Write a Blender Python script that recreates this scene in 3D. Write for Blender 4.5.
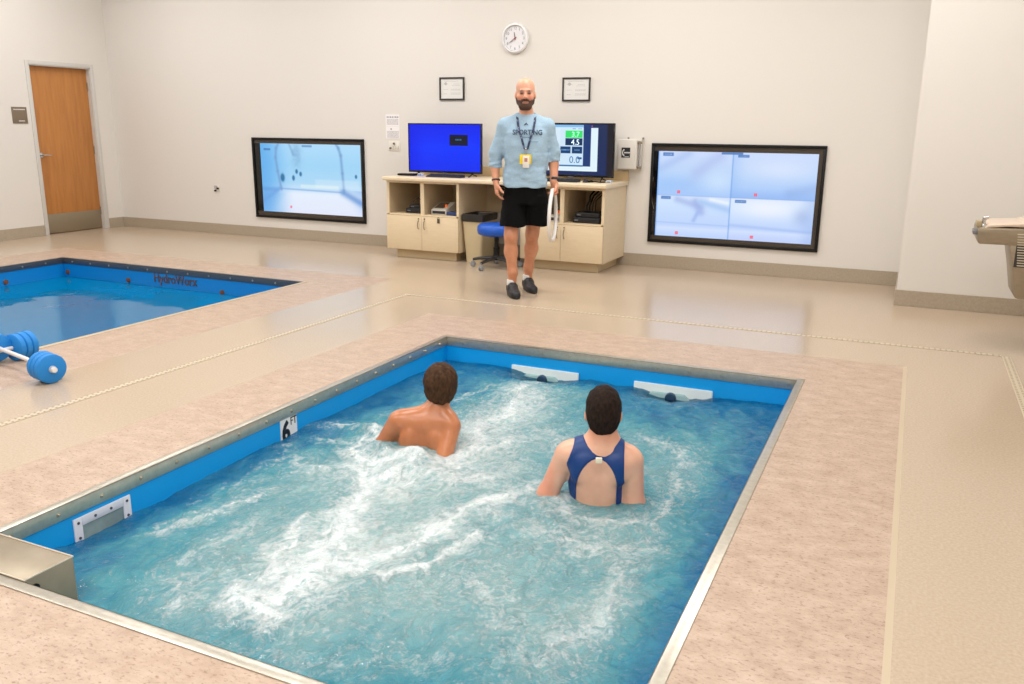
import bpy, bmesh, math, random
import numpy as np
from mathutils import Vector, Matrix
PI = math.pi
for o in list(bpy.data.objects): bpy.data.objects.remove(o)
S = bpy.context.scene
C = S.collection

# ------------------------------------------------------------------ camera
cd = bpy.data.cameras.new('camera'); cam = bpy.data.objects.new('camera', cd); C.objects.link(cam)
cd.sensor_width = 36.0; cd.lens = 852.48 / 1024 * 36.0; cd.clip_start = 0.05; cd.clip_end = 100
Rv = Vector((0.90700489, 0.42102387, 0.00900157)); Uv = Vector((-0.11127707, 0.21899729, 0.96935938)); Fv = Vector((-0.40615212, 0.88021536, -0.24548192))
m4 = Matrix.Identity(4)
for i in range(3):
    m4[i][0] = Rv[i]; m4[i][1] = Uv[i]; m4[i][2] = -Fv[i]
m4[2][3] = 1.4538
cam.matrix_world = m4
S.camera = cam
# ------------------------------------------------------------------ world, exposure
w = bpy.data.worlds.new('world'); S.world = w; w.use_nodes = True
w.node_tree.nodes['Background'].inputs[0].default_value = (1.0, 0.96, 0.9, 1); w.node_tree.nodes['Background'].inputs[1].default_value = 0.3
S.view_settings.view_transform = 'Standard'; S.view_settings.look = 'None'
S.view_settings.gamma = 1.0; S.view_settings.use_curve_mapping = False
EXPO = 0.0
S.view_settings.exposure = EXPO
CEIL = 3.9
LAMP_W = 55.0
def lamp(x, y, sx, sy, wt):
    ld = bpy.data.lights.new('ceiling_panel_light', 'AREA'); ld.shape = 'RECTANGLE'; ld.size = sx; ld.size_y = sy
    ld.energy = wt; ld.color = (1.0, 0.985, 0.97)
    o = bpy.data.objects.new('ceiling_panel_light', ld); C.objects.link(o); o.location = (x, y, CEIL - 0.075)
    return o
LAMPS = [(-8.6, 7.0), (-8.6, 3.4), (-5.6, 7.0), (-5.6, 3.4), (-2.6, 6.9), (-2.6, 3.4), (-0.4, 6.3), (-2.6, 0.2), (-0.2, 1.2), (-5.6, 0.2), (-0.8, -2.2)]
for lx, ly in LAMPS: lamp(lx, ly, 1.7, 1.1, LAMP_W * (1.1 if ly < 2 else 1.0))

# ------------------------------------------------------------------ helpers
def lin(c):
    c = c / 255.0
    return c / 12.92 if c <= 0.04045 else ((c + 0.055) / 1.055) ** 2.4
def L3(r, g, b): return (lin(r), lin(g), lin(b), 1.0)
MATS = {}
def mat(name, rgb=(200, 200, 200), rough=0.5, metal=0.0, emit=0, spec=None, noise=None, bump=None, attr=None, sss=0, alpha=None, coat=0):
    """noise=(scale, rgb2, stretch xyz, lo, hi); bump=(scale, strength, distance)"""
    if name in MATS: return MATS[name]
    m = bpy.data.materials.new(name); m.use_nodes = True; nt = m.node_tree; b = nt.nodes['Principled BSDF']
    b.inputs['Base Color'].default_value = L3(*rgb); b.inputs['Roughness'].default_value = rough; b.inputs['Metallic'].default_value = metal
    if spec is not None: b.inputs['Specular IOR Level'].default_value = spec
    if coat: b.inputs['Coat Weight'].default_value = coat; b.inputs['Coat Roughness'].default_value = 0.12
    if emit:
        b.inputs['Emission Color'].default_value = L3(*rgb); b.inputs['Emission Strength'].default_value = emit
    tc = nt.nodes.new('ShaderNodeTexCoord')
    if attr:
        a = nt.nodes.new('ShaderNodeAttribute'); a.attribute_name = attr
        nt.links.new(a.outputs['Color'], b.inputs['Base Color'])
    if noise:
        sc, c2, st, lo, hi = noise
        mp = nt.nodes.new('ShaderNodeMapping'); mp.inputs['Scale'].default_value = st; nt.links.new(tc.outputs['Object'], mp.inputs[0])
        n = nt.nodes.new('ShaderNodeTexNoise'); n.inputs['Scale'].default_value = sc; n.inputs['Detail'].default_value = 6; n.inputs['Roughness'].default_value = 0.6
        nt.links.new(mp.outputs[0], n.inputs['Vector'])
        r = nt.nodes.new('ShaderNodeValToRGB'); r.color_ramp.elements[0].position = lo; r.color_ramp.elements[1].position = hi
        r.color_ramp.elements[0].color = L3(*rgb); r.color_ramp.elements[1].color = L3(*c2)
        nt.links.new(n.outputs['Fac'], r.inputs[0]); nt.links.new(r.outputs[0], b.inputs['Base Color'])
    if bump:
        n2 = nt.nodes.new('ShaderNodeTexNoise'); n2.inputs['Scale'].default_value = bump[0]; n2.inputs['Detail'].default_value = 4
        nt.links.new(tc.outputs['Object'], n2.inputs['Vector'])
        bp = nt.nodes.new('ShaderNodeBump'); bp.inputs['Strength'].default_value = bump[1]; bp.inputs['Distance'].default_value = bump[2]
        nt.links.new(n2.outputs['Fac'], bp.inputs['Height']); nt.links.new(bp.outputs[0], b.inputs['Normal'])
    if sss:
        b.inputs['Subsurface Weight'].default_value = sss; b.inputs['Subsurface Radius'].default_value = (1, .35, .2); b.inputs['Subsurface Scale'].default_value = 0.01
    MATS[name] = m
    return m
def empty(name, loc, rz=0, label=None, cat=None, group=None, kind=None):
    o = bpy.data.objects.new(name, None); C.objects.link(o); o.location = loc; o.rotation_euler = (0, 0, rz)
    o.empty_display_size = 0.1
    return tag(o, label, cat, group, kind)
def tag(o, label=None, cat=None, group=None, kind=None):
    for k, v in (('label', label), ('category', cat), ('group', group), ('kind', kind)):
        if v: o[k] = v
    return o
class MB:
    """collects shapes (world or thing-local coordinates, minus the origin) into ONE mesh"""
    def __init__(s, org=(0, 0, 0)): s.bm = bmesh.new(); s.o = Vector(org); s.mi = 0
    def _add(s, t, M=None):
        if M is not None: bmesh.ops.transform(t, matrix=M, verts=t.verts)
        me = bpy.data.meshes.new('t'); t.to_mesh(me); t.free()
        me.transform(Matrix.Translation(-s.o))
        n = len(s.bm.faces); s.bm.from_mesh(me); bpy.data.meshes.remove(me)
        s.bm.faces.ensure_lookup_table()
        for f in s.bm.faces[n:]: f.material_index = s.mi
        return s
    def box(s, x0, x1, y0, y1, z0, z1, bev=0, M=None, seg=2):
        t = bmesh.new(); bmesh.ops.create_cube(t, size=1)
        for v in t.verts: v.co = Vector(((x0 + x1) / 2 + v.co.x * (x1 - x0), (y0 + y1) / 2 + v.co.y * (y1 - y0), (z0 + z1) / 2 + v.co.z * (z1 - z0)))
        if bev: bmesh.ops.bevel(t, geom=t.edges[:], offset=bev, segments=seg, affect='EDGES', profile=0.5)
        return s._add(t, M)
    def cyl(s, a, b, r1, r2=None, n=20, bev=0):
        a, b = Vector(a), Vector(b); r2 = r1 if r2 is None else r2; d = b - a
        t = bmesh.new(); bmesh.ops.create_cone(t, cap_ends=True, segments=n, radius1=r1, radius2=r2, depth=d.length)
        if bev:
            ed = [e for e in t.edges if len(e.link_faces) == 2 and any(len(f.verts) > 4 for f in e.link_faces)]
            bmesh.ops.bevel(t, geom=ed, offset=bev, segments=2, affect='EDGES', profile=0.5)
        return s._add(t, Matrix.Translation((a + b) / 2) @ d.to_track_quat('Z', 'Y').to_matrix().to_4x4())
    def sph(s, c, r, sc=(1, 1, 1), n=16):
        t = bmesh.new(); bmesh.ops.create_uvsphere(t, u_segments=n, v_segments=max(6, n // 2), radius=r)
        return s._add(t, Matrix.Translation(c) @ Matrix.Diagonal((sc[0], sc[1], sc[2], 1)))
    def tube(s, pts, r, n=10, closed=False):
        pts = [Vector(p) for p in pts]; N = len(pts); t = bmesh.new(); rings = []; up = None
        rr = r if isinstance(r, (list, tuple)) else [r] * N
        for i, p in enumerate(pts):
            if closed: d = pts[(i + 1) % N] - pts[i - 1]
            else: d = pts[min(i + 1, N - 1)] - pts[max(i - 1, 0)]
            d.normalize()
            if up is None: up = Vector((0, 0, 1)) if abs(d.z) < .9 else Vector((1, 0, 0))
            x = d.cross(up); x.normalize(); y = x.cross(d); up = y
            rings.append([t.verts.new(p + rr[i] * (math.cos(2 * PI * k / n) * x + math.sin(2 * PI * k / n) * y)) for k in range(n)])
        for i in range(N if closed else N - 1):
            A, B = rings[i], rings[(i + 1) % N]
            for k in range(n): t.faces.new((A[k], A[(k + 1) % n], B[(k + 1) % n], B[k]))
        if not closed:
            t.faces.new(rings[0][::-1]); t.faces.new(rings[-1])
        bmesh.ops.recalc_face_normals(t, faces=t.faces[:])
        return s._add(t)
    def lathe(s, prof, c=(0, 0, 0), n=28, M=None):
        t = bmesh.new(); rings = []
        for r, z in prof: rings.append([t.verts.new((r * math.cos(2 * PI * k / n), r * math.sin(2 * PI * k / n), z)) for k in range(n)])
        for A, B in zip(rings, rings[1:]):
            for k in range(n): t.faces.new((A[k], A[(k + 1) % n], B[(k + 1) % n], B[k]))
        t.faces.new(rings[0][::-1]); t.faces.new(rings[-1])
        bmesh.ops.recalc_face_normals(t, faces=t.faces[:])
        return s._add(t, M if M is not None else Matrix.Translation(c))
    def prism(s, poly, axis, a0, a1, bev=0):
        """poly: 2D points in the two remaining axes (order x,y,z without axis)"""
        t = bmesh.new()
        def P(p, a):
            l = list(p); l.insert('xyz'.index(axis), a); return l
        A = [t.verts.new(P(p, a0)) for p in poly]; B = [t.verts.new(P(p, a1)) for p in poly]; n = len(poly)
        t.faces.new(A); t.faces.new(B[::-1])
        for k in range(n): t.faces.new((A[k], B[k], B[(k + 1) % n], A[(k + 1) % n]))
        bmesh.ops.recalc_face_normals(t, faces=t.faces[:])
        if bev: bmesh.ops.bevel(t, geom=t.edges[:], offset=bev, segments=2, affect='EDGES', profile=0.5)
        return s._add(t)
    def quad(s, *p):
        t = bmesh.new(); t.faces.new([t.verts.new(q) for q in p]); return s._add(t)
    def build(s, name, mats, parent=None, smooth=35, loc=None):
        me = bpy.data.meshes.new(name); s.bm.to_mesh(me); s.bm.free()
        for m in (mats if isinstance(mats, (list, tuple)) else [mats]): me.materials.append(m)
        o = bpy.data.objects.new(name, me); C.objects.link(o)
        if parent: o.parent = parent
        if loc is not None: o.location = loc
        elif parent is None: o.location = s.o
        if smooth:
            for p in me.polygons: p.use_smooth = True
            try: me.set_sharp_from_angle(angle=math.radians(smooth))
            except Exception: pass
        return o
def struct(o): o['kind'] = 'structure'; return o
FACE_S = Matrix.Rotation(PI / 2, 4, 'X')                       # text upright, read from -Y side
FACE_E = Matrix.Rotation(PI / 2, 4, 'Z') @ FACE_S              # text upright, read from +X side
def text(name, body, size, m, pos, rot, parent, org, depth=0.002, align='LEFT', xs=1.0, off=0.0):
    cu = bpy.data.curves.new('txt', 'FONT'); cu.body = body; cu.size = size; cu.extrude = depth; cu.align_x = align; cu.offset = off
    cu.resolution_u = 3
    o = bpy.data.objects.new('txt', cu); C.objects.link(o)
    dg = bpy.context.evaluated_depsgraph_get(); me = bpy.data.meshes.new_from_object(o.evaluated_get(dg))
    bpy.data.objects.remove(o); bpy.data.curves.remove(cu)
    me.transform(Matrix.Translation(-Vector(org)) @ Matrix.Translation(pos) @ rot @ Matrix.Diagonal((xs, 1, 1, 1)))
    me.materials.clear(); me.materials.append(m); me.name = name
    t = bpy.data.objects.new(name, me); C.objects.link(t)
    if parent: t.parent = parent
    return t
def fast_mesh(name, V, Q):
    me = bpy.data.meshes.new(name); nv, nq = len(V), len(Q); k = Q.shape[1]
    me.vertices.add(nv); me.vertices.foreach_set('co', np.ascontiguousarray(V, dtype=np.float32).ravel())
    me.loops.add(nq * k); me.loops.foreach_set('vertex_index', np.ascontiguousarray(Q, dtype=np.int32).ravel())
    me.polygons.add(nq); me.polygons.foreach_set('loop_start', np.arange(0, nq * k, k, dtype=np.int32))
    me.polygons.foreach_set('use_smooth', np.ones(nq, dtype=bool))
    me.update(calc_edges=True); me.validate(); return me
def set_col(me, name, rgb):                                    # rgb linear (n,3)
    a = me.color_attributes.new(name, 'FLOAT_COLOR', 'POINT'); c = np.ones((len(rgb), 4), np.float32); c[:, :3] = rgb
    a.data.foreach_set('color', c.ravel())
def lin_np(a):
    a = np.asarray(a, float) / 255; return np.where(a <= 0.04045, a / 12.92, ((a + 0.055) / 1.055) ** 2.4)
# numpy gradient-free value noise, periodic lattice
_rng = np.random.RandomState(5); _lat = _rng.rand(64, 64, 64).astype(np.float32)
def vnoise(x, y, z=0.0):
    x, y, z = np.broadcast_arrays(x, y, z); xi, yi, zi = np.floor(x).astype(int), np.floor(y).astype(int), np.floor(z).astype(int)
    fx, fy, fz = x - xi, y - yi, z - zi
    fx, fy, fz = [f * f * f * (f * (f * 6 - 15) + 10) for f in (fx, fy, fz)]
    g = lambda a, b, c: _lat[(xi + a) & 63, (yi + b) & 63, (zi + c) & 63]
    l = lambda a, b, t: a + (b - a) * t
    return l(l(l(g(0,0,0), g(1,0,0), fx), l(g(0,1,0), g(1,1,0), fx), fy), l(l(g(0,0,1), g(1,0,1), fx), l(g(0,1,1), g(1,1,1), fx), fy), fz)
def fbm(x, y, z=0.0, o=4, g=0.5):
    s = 0; a = 1; t = 0
    for i in range(o):
        s = s + a * vnoise(x * 2 ** i + 17 * i, y * 2 ** i + 31 * i, z * 2 ** i + 7 * i); t += a; a *= g
    return s / t
def sstep(a, b, x): t = np.clip((x - a) / (b - a), 0, 1); return t * t * (3 - 2 * t)

# ------------------------------------------------------------------ materials
wall_m = mat('wall_paint', (222, 217, 210), 0.55, bump=(220, 0.05, 0.002))
base_m = mat('rubber_base', (164, 150, 130), 0.5, noise=(60, (176, 162, 143), (1, 1, 1), .3, .7))
ceil_m = mat('ceiling_tile', (232, 228, 220), 0.9)
floor_m = mat('epoxy_floor', (181, 161, 138), 0.2, noise=(90, (193, 175, 153), (1, 1, 1), .35, .65), spec=0.5)
def tile_material():
    m = mat('speckled_tile', (178, 152, 130), 0.42); nt = m.node_tree; b = nt.nodes['Principled BSDF']; tc = [n for n in nt.nodes if n.type == 'TEX_COORD'][0]
    def nz(sc, st, det, rough):
        mp = nt.nodes.new('ShaderNodeMapping'); mp.inputs['Scale'].default_value = st; nt.links.new(tc.outputs['Object'], mp.inputs[0])
        n = nt.nodes.new('ShaderNodeTexNoise'); n.inputs['Scale'].default_value = sc; n.inputs['Detail'].default_value = det; n.inputs['Roughness'].default_value = rough
        nt.links.new(mp.outputs[0], n.inputs['Vector']); return n.outputs['Fac']
    def ramp(f, stops):
        r = nt.nodes.new('ShaderNodeValToRGB'); e = r.color_ramp.elements; e[0].position = stops[0][0]; e[0].color = stops[0][1]; e[1].position = stops[-1][0]; e[1].color = stops[-1][1]
        for p, c in stops[1:-1]: e.new(p).color = c
        nt.links.new(f, r.inputs[0]); return r.outputs[0]
    base = ramp(nz(9, (1, 1.6, 1), 7, .72), [(.30, L3(168, 143, 122)), (.5, L3(184, 160, 140)), (.70, L3(199, 177, 158))])
    speck = ramp(nz(50, (1, 1.9, 1), 5, .7), [(.32, (.50, .43, .36, 1)), (.46, (1, 1, 1, 1)), (.9, (1, 1, 1, 1))])
    mx = nt.nodes.new('ShaderNodeMix'); mx.data_type = 'RGBA'; mx.blend_type = 'MULTIPLY'; mx.inputs[0].default_value = 1.0
    nt.links.new(base, mx.inputs[6]); nt.links.new(speck, mx.inputs[7]); nt.links.new(mx.outputs[2], b.inputs['Base Color']); return m
tile_m = tile_material()
strip_m = mat('cream_trim', (194, 177, 150), 0.4)
steel_m = mat('brushed_steel', (204, 199, 186), 0.30, 0.75, noise=(30, (184, 178, 164), (1, 1, 1), .3, .75))
steel2_m = mat('dull_steel', (150, 152, 140), 0.4, 0.6)
bolt_m = mat('bolt_steel', (190, 180, 165), 0.3, 0.9)
liner_m = mat('blue_liner', (0, 160, 236), 0.35)
liner2_m = mat('blue_liner_deep', (0, 130, 204), 0.35)
white_m = mat('white_plastic', (232, 232, 230), 0.35)
black_m = mat('black_plastic', (10, 10, 12), 0.4, spec=0.3)
blackg_m = mat('gloss_black', (14, 13, 14), 0.08)
bezel_m = mat('dark_glass_bezel', (66, 58, 50), 0.12)
lam_m = mat('cream_laminate', (226, 206, 172), 0.45, noise=(8, (220, 200, 166), (1, 1, 6), .3, .7))
lamin_m = mat('laminate_interior', (205, 184, 150), 0.6)
chrome_m = mat('chrome', (200, 198, 196), 0.18, 1.0)
pewter_m = mat('satin_nickel', (150, 140, 124), 0.35, 0.8)
oak_m = mat('oak_veneer', (190, 128, 66), 0.42, noise=(3.0, (170, 110, 54), (1, 7, 0.7), .3, .75))
frame_m = mat('door_frame_paint', (205, 202, 196), 0.4)
kick_m = mat('kick_plate', (150, 136, 114), 0.4, 0.5)
brown_m = mat('brown_sign', (122, 106, 88), 0.5)
# ================================================================== room shell
XL, YB, YN, XR, XS, YF = -10.3, 8.88, 7.87, 1.02, -0.028, -4.0
P1 = (-2.915, -0.456, 1.557, 5.167)                      # pool opening 1: x0,x1,y0,y1
P2 = (-8.45, -5.107, 2.8, 6.425)
def zone(x, y):
    if P1[0] < x < P1[1] and P1[2] < y < P1[3]: return -1
    if P2[0] < x < P2[1] and P2[2] < y < P2[3]: return -1
    if -3.39 < x < 0.072 and 0.75 < y < 5.765: return 1
    if 0.072 < x < 0.094 and 0.75 < y < 5.765: return 2
    if -9.05 < x < -4.50 and 2.1 < y < 6.95: return 1
    return 0
m = MB()
xs = sorted({XL - .2, XR + .2, P1[0], P1[1], P2[0], P2[1], -3.39, 0.072, 0.094, -9.05, -4.50})
ys = sorted({YF - .2, YB + .2, P1[2], P1[3], P2[2], P2[3], 0.75, 5.765, 2.1, 6.95})
for i in range(len(xs) - 1):
    for j in range(len(ys) - 1):
        z = zone((xs[i] + xs[i + 1]) / 2, (ys[j] + ys[j + 1]) / 2)
        if z < 0: continue
        m.mi = z
        m.quad((xs[i], ys[j], 0), (xs[i + 1], ys[j], 0), (xs[i + 1], ys[j + 1], 0), (xs[i], ys[j + 1], 0))
struct(m.build('floor', [floor_m, tile_m, strip_m], smooth=0))
struct(MB().box(XL - .2, XR + .2, YF - .2, YB + .2, CEIL, CEIL + .1).build('ceiling', ceil_m, smooth=0))
struct(MB().box(XL - .15, XS, YB, YB + .15, 0, CEIL).build('wall_back', wall_m, smooth=0))
struct(MB().box(XS, XR + .15, YN, YB + .15, 0, CEIL).build('wall_back_right', wall_m, smooth=0))
struct(MB().box(XR, XR + .15, YF, YN, 0, CEIL).build('wall_right', wall_m, smooth=0))
struct(MB().box(XL - .15, XR + .15, YF - .15, YF, 0, CEIL).build('wall_front', wall_m, smooth=0))
DY0, DY1, DT = 7.665, 8.57, 2.16                              # door opening
m = MB().box(XL - .15, XL, YF, DY0, 0, CEIL).box(XL - .15, XL, DY1, YB, 0, CEIL).box(XL - .15, XL, DY0, DY1, DT, CEIL)
m.box(XL - .5, XL - .15, DY0 - .1, DY1 + .1, 0, DT + .1)
struct(m.build('wall_left', wall_m, smooth=0))
bh, bt = 0.135, 0.012
def bboard(n, x0, x1, y0, y1): struct(MB().box(x0, x1, y0, y1, 0, bh, .003).build(n, base_m, smooth=0))
bboard('baseboard_back', XL, XS, YB - bt, YB)
bboard('baseboard_back_right', XS - bt, XR, YN - bt, YN)
bboard('baseboard_return', XS - bt, XS, YN, YB - bt)
bboard('baseboard_right', XR - bt, XR, YF, YN - bt)
bboard('baseboard_left', XL, XL + bt, YF, DY0 - .055)
bboard('baseboard_left_corner', XL, XL + bt, DY1 + .055, YB - bt)
bboard('baseboard_front', XL + bt, XR - bt, YF, YF + bt)

# door
D = empty('door_1', (XL, (DY0 + DY1) / 2, 0), kind='structure'); o_ = D.location
MB(o_).box(XL - .11, XL - .065, DY0 + .004, DY1 - .004, .008, DT - .004, .002).build('door_leaf', oak_m, D)
m = MB(o_)
for (a, b, c, d) in ((DY0 - .05, DY0, 0, DT + .05), (DY1, DY1 + .05, 0, DT + .05), (DY0, DY1, DT, DT + .05)): m.box(XL, XL + .012, a, b, c, d, .002)
m.box(XL - .14, XL, DY1 - .012, DY1, 0, DT).box(XL - .14, XL, DY0, DY0 + .012, 0, DT).box(XL - .14, XL, DY0, DY1, DT - .012, DT)
m.build('door_frame', frame_m, D)
MB(o_).box(XL - .065, XL - .061, DY0 + .02, DY1 - .02, .012, .262, .001).build('kick_plate', kick_m, D)
m = MB(o_).cyl((XL - .062, DY0 + .07, 1.03), (XL - .052, DY0 + .07, 1.03), .034, bev=.003).cyl((XL - .052, DY0 + .07, 1.03), (XL - .01, DY0 + .07, 1.03), .011)
m.tube([(XL - .01, DY0 + .062, 1.03), (XL - .006, DY0 + .09, 1.031), (XL - .008, DY0 + .14, 1.03), (XL - .012, DY0 + .185, 1.027)], [.012, .012, .010, .009])
m.build('door_handle', chrome_m, D)
m = MB(o_)
for z in (.25, 1.08, 1.92): m.cyl((XL - .058, DY1 - .014, z - .055), (XL - .058, DY1 - .014, z + .055), .008, n=12)
m.build('hinge', pewter_m, D)
# room sign by the door
t = MB((XL, 7.46, 1.53)).box(XL, XL + .008, 7.358, 7.563, 1.43, 1.632, .002).build('room_sign', brown_m); tag(t, 'square brown plastic room sign on the wall beside the wooden door', 'sign')
for ya, yb, z in ((7.385, 7.53, 1.595), (7.44, 7.515, 1.456)):
    m = MB((XL, 7.46, 1.53)); y = ya
    while y < yb: m.box(XL + .008, XL + .0095, y, y + .009, z, z + .012); y += .014
    m.build('lettering', white_m, t, smooth=0)

# ceiling fixtures (the room's lamps)
fx = None
for i, (lx, ly) in enumerate(LAMPS):
    e = empty('ceiling_light', (lx, ly, CEIL - .06), label='white rectangular ceiling light panel above the pool hall', cat='ceiling light', group='ceiling light panels')
    if fx is None:
        m = MB()
        for a in ((-.9, .9, -.6, -.56), (-.9, .9, .56, .6), (-.9, -.86, -.56, .56), (.86, .9, -.56, .56)): m.box(a[0], a[1], a[2], a[3], -.03, .06, .004)
        fr = m.build('frame', white_m, e); df = MB().box(-.86, .86, -.56, .56, 0, .06).build('diffuser', white_m, e); fx = (fr, df)
    else:
        for s_ in fx:
            c = s_.copy(); c.parent = e; C.objects.link(c)

# floor drains: slotted channel covers
def drain(name, x0, x1, y0, y1, label):
    cx, cy = (x0 + x1) / 2, (y0 + y1) / 2; alongx = (x1 - x0) > (y1 - y0)
    m = MB((cx, cy, 0)).box(x0, x1, y0, y1, 0.0, .003, .001); m.mi = 1; n = int(((x1 - x0) if alongx else (y1 - y0)) / .035)
    for k in range(n):
        for s_ in (-1, 1):
            if alongx: a = x0 + .02 + k * .035; b = cy + s_ * .0135; m.box(a, a + .011, b - .006, b + .006, .003, .0036)
            else: a = y0 + .02 + k * .035; b = cx + s_ * .0135; m.box(b - .006, b + .006, a, a + .011, .003, .0036)
    t = m.build(name, [mat('drain_plastic', (200, 186, 162), .4), mat('drain_slot', (146, 130, 108), .7)], smooth=0)
    tag(t, label, 'floor drain')
drain('drain_cover', .66, .715, .9, 6.335, 'slotted white drain channel in the floor along the right, below the drinking fountain')
drain('drain_cover', -3.93, .66, 6.32, 6.36, 'long white drain channel in the floor running parallel to the back wall')
drain('drain_cover', -3.975, -3.93, .9, 6.36, 'white drain channel in the floor between the two pools')

# ================================================================== pools
def rail(pool, name, P, side, org, bolts=0, first=.2, mface=steel_m, step=.2):
    x0, x1, y0, y1 = P; w_ = .043; t_ = .004; h_ = .058
    m = MB(org); bl = []
    if side == 'L': m.box(x0, x0 + w_, y0, y1, 0, t_, .001).box(x0 + w_ - t_, x0 + w_, y0 + w_, y1 - w_, -h_, t_, .001); f = lambda k: ((x0 + w_, y0 + w_ + first + step * k, -.03), (1, 0, 0))
    if side == 'R': m.box(x1 - w_, x1, y0, y1, 0, t_, .001).box(x1 - w_, x1 - w_ + t_, y0 + w_, y1 - w_, -h_, t_, .001)
    if side == 'B': m.box(x0 + w_, x1 - w_, y1 - w_, y1, 0, t_, .001).box(x0 + w_, x1 - w_, y1 - w_, y1 - w_ + t_, -h_, t_, .001); f = lambda k: ((x0 + w_ + first + step * k, y1 - w_, -.03), (0, -1, 0))
    if side == 'F': m.box(x0 + w_, x1 - w_, y0, y0 + w_, 0, t_, .001).box(x0 + w_, x1 - w_, y0 + w_ - t_, y0 + w_, -h_, t_, .001)
    r = m.build(name, mface, pool)
    proto = None
    for k in range(bolts):
        p, n = f(k); p = Vector(p); n = Vector(n)
        if proto is None:
            b = MB().cyl(n * -.001, n * .003, .0105, .0095, n=12).cyl(n * .002, n * .008, .0065, .0055, n=6).build('bolt', bolt_m, r, loc=p - Vector(org)); proto = b
        else:
            b = proto.copy(); b.parent = r; b.location = p - Vector(org); C.objects.link(b)
    return r
def basin(P, zf, org, pool, lm, zw):
    x0, x1, y0, y1 = P; i = .043
    a, b, c, d = x0 + i - .006, x1 - i + .006, y0 + i - .006, y1 - i + .006
    m = MB(org); o = .0
    m.quad((a, c, 0), (a, d, 0), (a, d, zf), (a, c, zf)).quad((b, c, 0), (b, c, zf), (b, d, zf), (b, d, 0))
    m.quad((a, d, 0), (b, d, 0), (b, d, zf), (a, d, zf)).quad((a, c, 0), (a, c, zf), (b, c, zf), (b, c, 0)).quad((a, c, zf), (a, d, zf), (b, d, zf), (b, c, zf))
    # outer shell of the tank
    m.box(x0, a - .001, y0, y1, zf - .05, -.001).box(b + .001, x1, y0, y1, zf - .05, -.001).box(a, b, d + .001, y1, zf - .05, -.001).box(a, b, y0, c - .001, zf - .05, -.001)
    return m.build('basin', lm, pool, smooth=0)
org1 = (-1.69, 3.36, 0)
pool1 = empty('exercise_pool', org1, label='large in-floor exercise pool with bright blue liner and steel edge, two swimmers inside', cat='pool')
basin(P1, -1.3, org1, pool1, liner_m, -.16)
rail(pool1, 'steel_rail', P1, 'L', org1, 17, .23); rail(pool1, 'steel_rail', P1, 'B', org1, 12, .13)
rail(pool1, 'steel_rail', P1, 'R', org1); rail(pool1, 'steel_rail', P1, 'F', org1)
m = MB(org1).box(-2.872, -2.478, 1.60, 1.783, -.75, .005, .002)
cb = m.build('corner_housing', mat('housing_steel', (150, 138, 118), .38, .55, noise=(6, (165, 152, 132), (1, 1, 1), .3, .7)), pool1)
m = MB(org1).tube([(-2.872, 1.783, .006), (-2.478, 1.783, .006), (-2.478, 1.603, .006), (-2.872, 1.603, .006)], .0028, n=6)
m.build('weld_edge', mat('bright_edge', (228, 216, 196), .35, .3), cb)
MB(org1).cyl((-2.4775, 1.635, -.035), (-2.472, 1.635, -.035), .014, n=14).build('plug', black_m, cb)
# skimmer in the left wall
xw = P1[0] + .043 - .006
m = MB(org1); y0, y1, z0, z1 = 2.087, 2.363, -.34, -.078; fw = .038
m.box(xw, xw + .008, y0, y0 + fw, z0, z1, .002).box(xw, xw + .008, y1 - fw, y1, z0, z1, .002).box(xw, xw + .008, y0 + fw, y1 - fw, z1 - fw, z1, .002).box(xw, xw + .008, y0 + fw, y1 - fw, z0, z0 + fw, .002)
sk = m.build('skimmer_frame', mat('skimmer_white', (214, 216, 226), .35), pool1)
MB(org1).box(xw, xw + .003, y0 + fw, y1 - fw, z0 + fw, z1 - fw).build('skimmer_mouth', mat('skimmer_grey', (112, 130, 134), .5, noise=(9, (140, 160, 160), (1, 1, 1), .3, .7)), sk)
pr = None
for (yy, zz) in [(y0 + .02, z1 - .02), (y0 + .10, z1 - .02), (y1 - .10, z1 - .02), (y1 - .02, z1 - .02), (y0 + .02, z1 - .085), (y1 - .02, z1 - .085)]:
    b = MB().cyl((xw + .007, 0, 0), (xw + .0105, 0, 0), .006, n=10).build('screw', mat('dark_screw', (84, 86, 96), .4, .6), sk, loc=(-org1[0] , yy - org1[1], zz)) if pr is None else pr.copy()
    if pr is None: pr = b
    else: b.parent = sk; b.location = (-org1[0], yy - org1[1], zz); C.objects.link(b)
# jet panels in the far wall
yw = P1[3] - .043 + .006
for xa, xb in ((-2.362, -1.872), (-1.492, -.985)):
    jm = mat('jet_panel_white', (222, 236, 238), .4)
    jp = MB(org1).box(xa, xb, yw - .018, yw, -.47, -.132, .006).build('jet_panel', jm, pool1)
    cx = (xa + xb) / 2; m = MB(org1)
    m.prism([(cx - .16, -.21), (cx - .13, -.18), (cx + .08, -.175), (cx + .15, -.23), (cx + .12, -.36), (cx - .12, -.36)], 'y', yw - .05, yw - .018, .006)
    nz = m.build('jet_housing', mat('jet_grey', (150, 186, 190), .4), jp)
    MB(org1).cyl((cx, yw - .075, -.200), (cx, yw - .045, -.200), .032, .036, n=20, bev=.003).build('nozzle', mat('jet_dark', (28, 62, 92), .4), jp)
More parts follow.
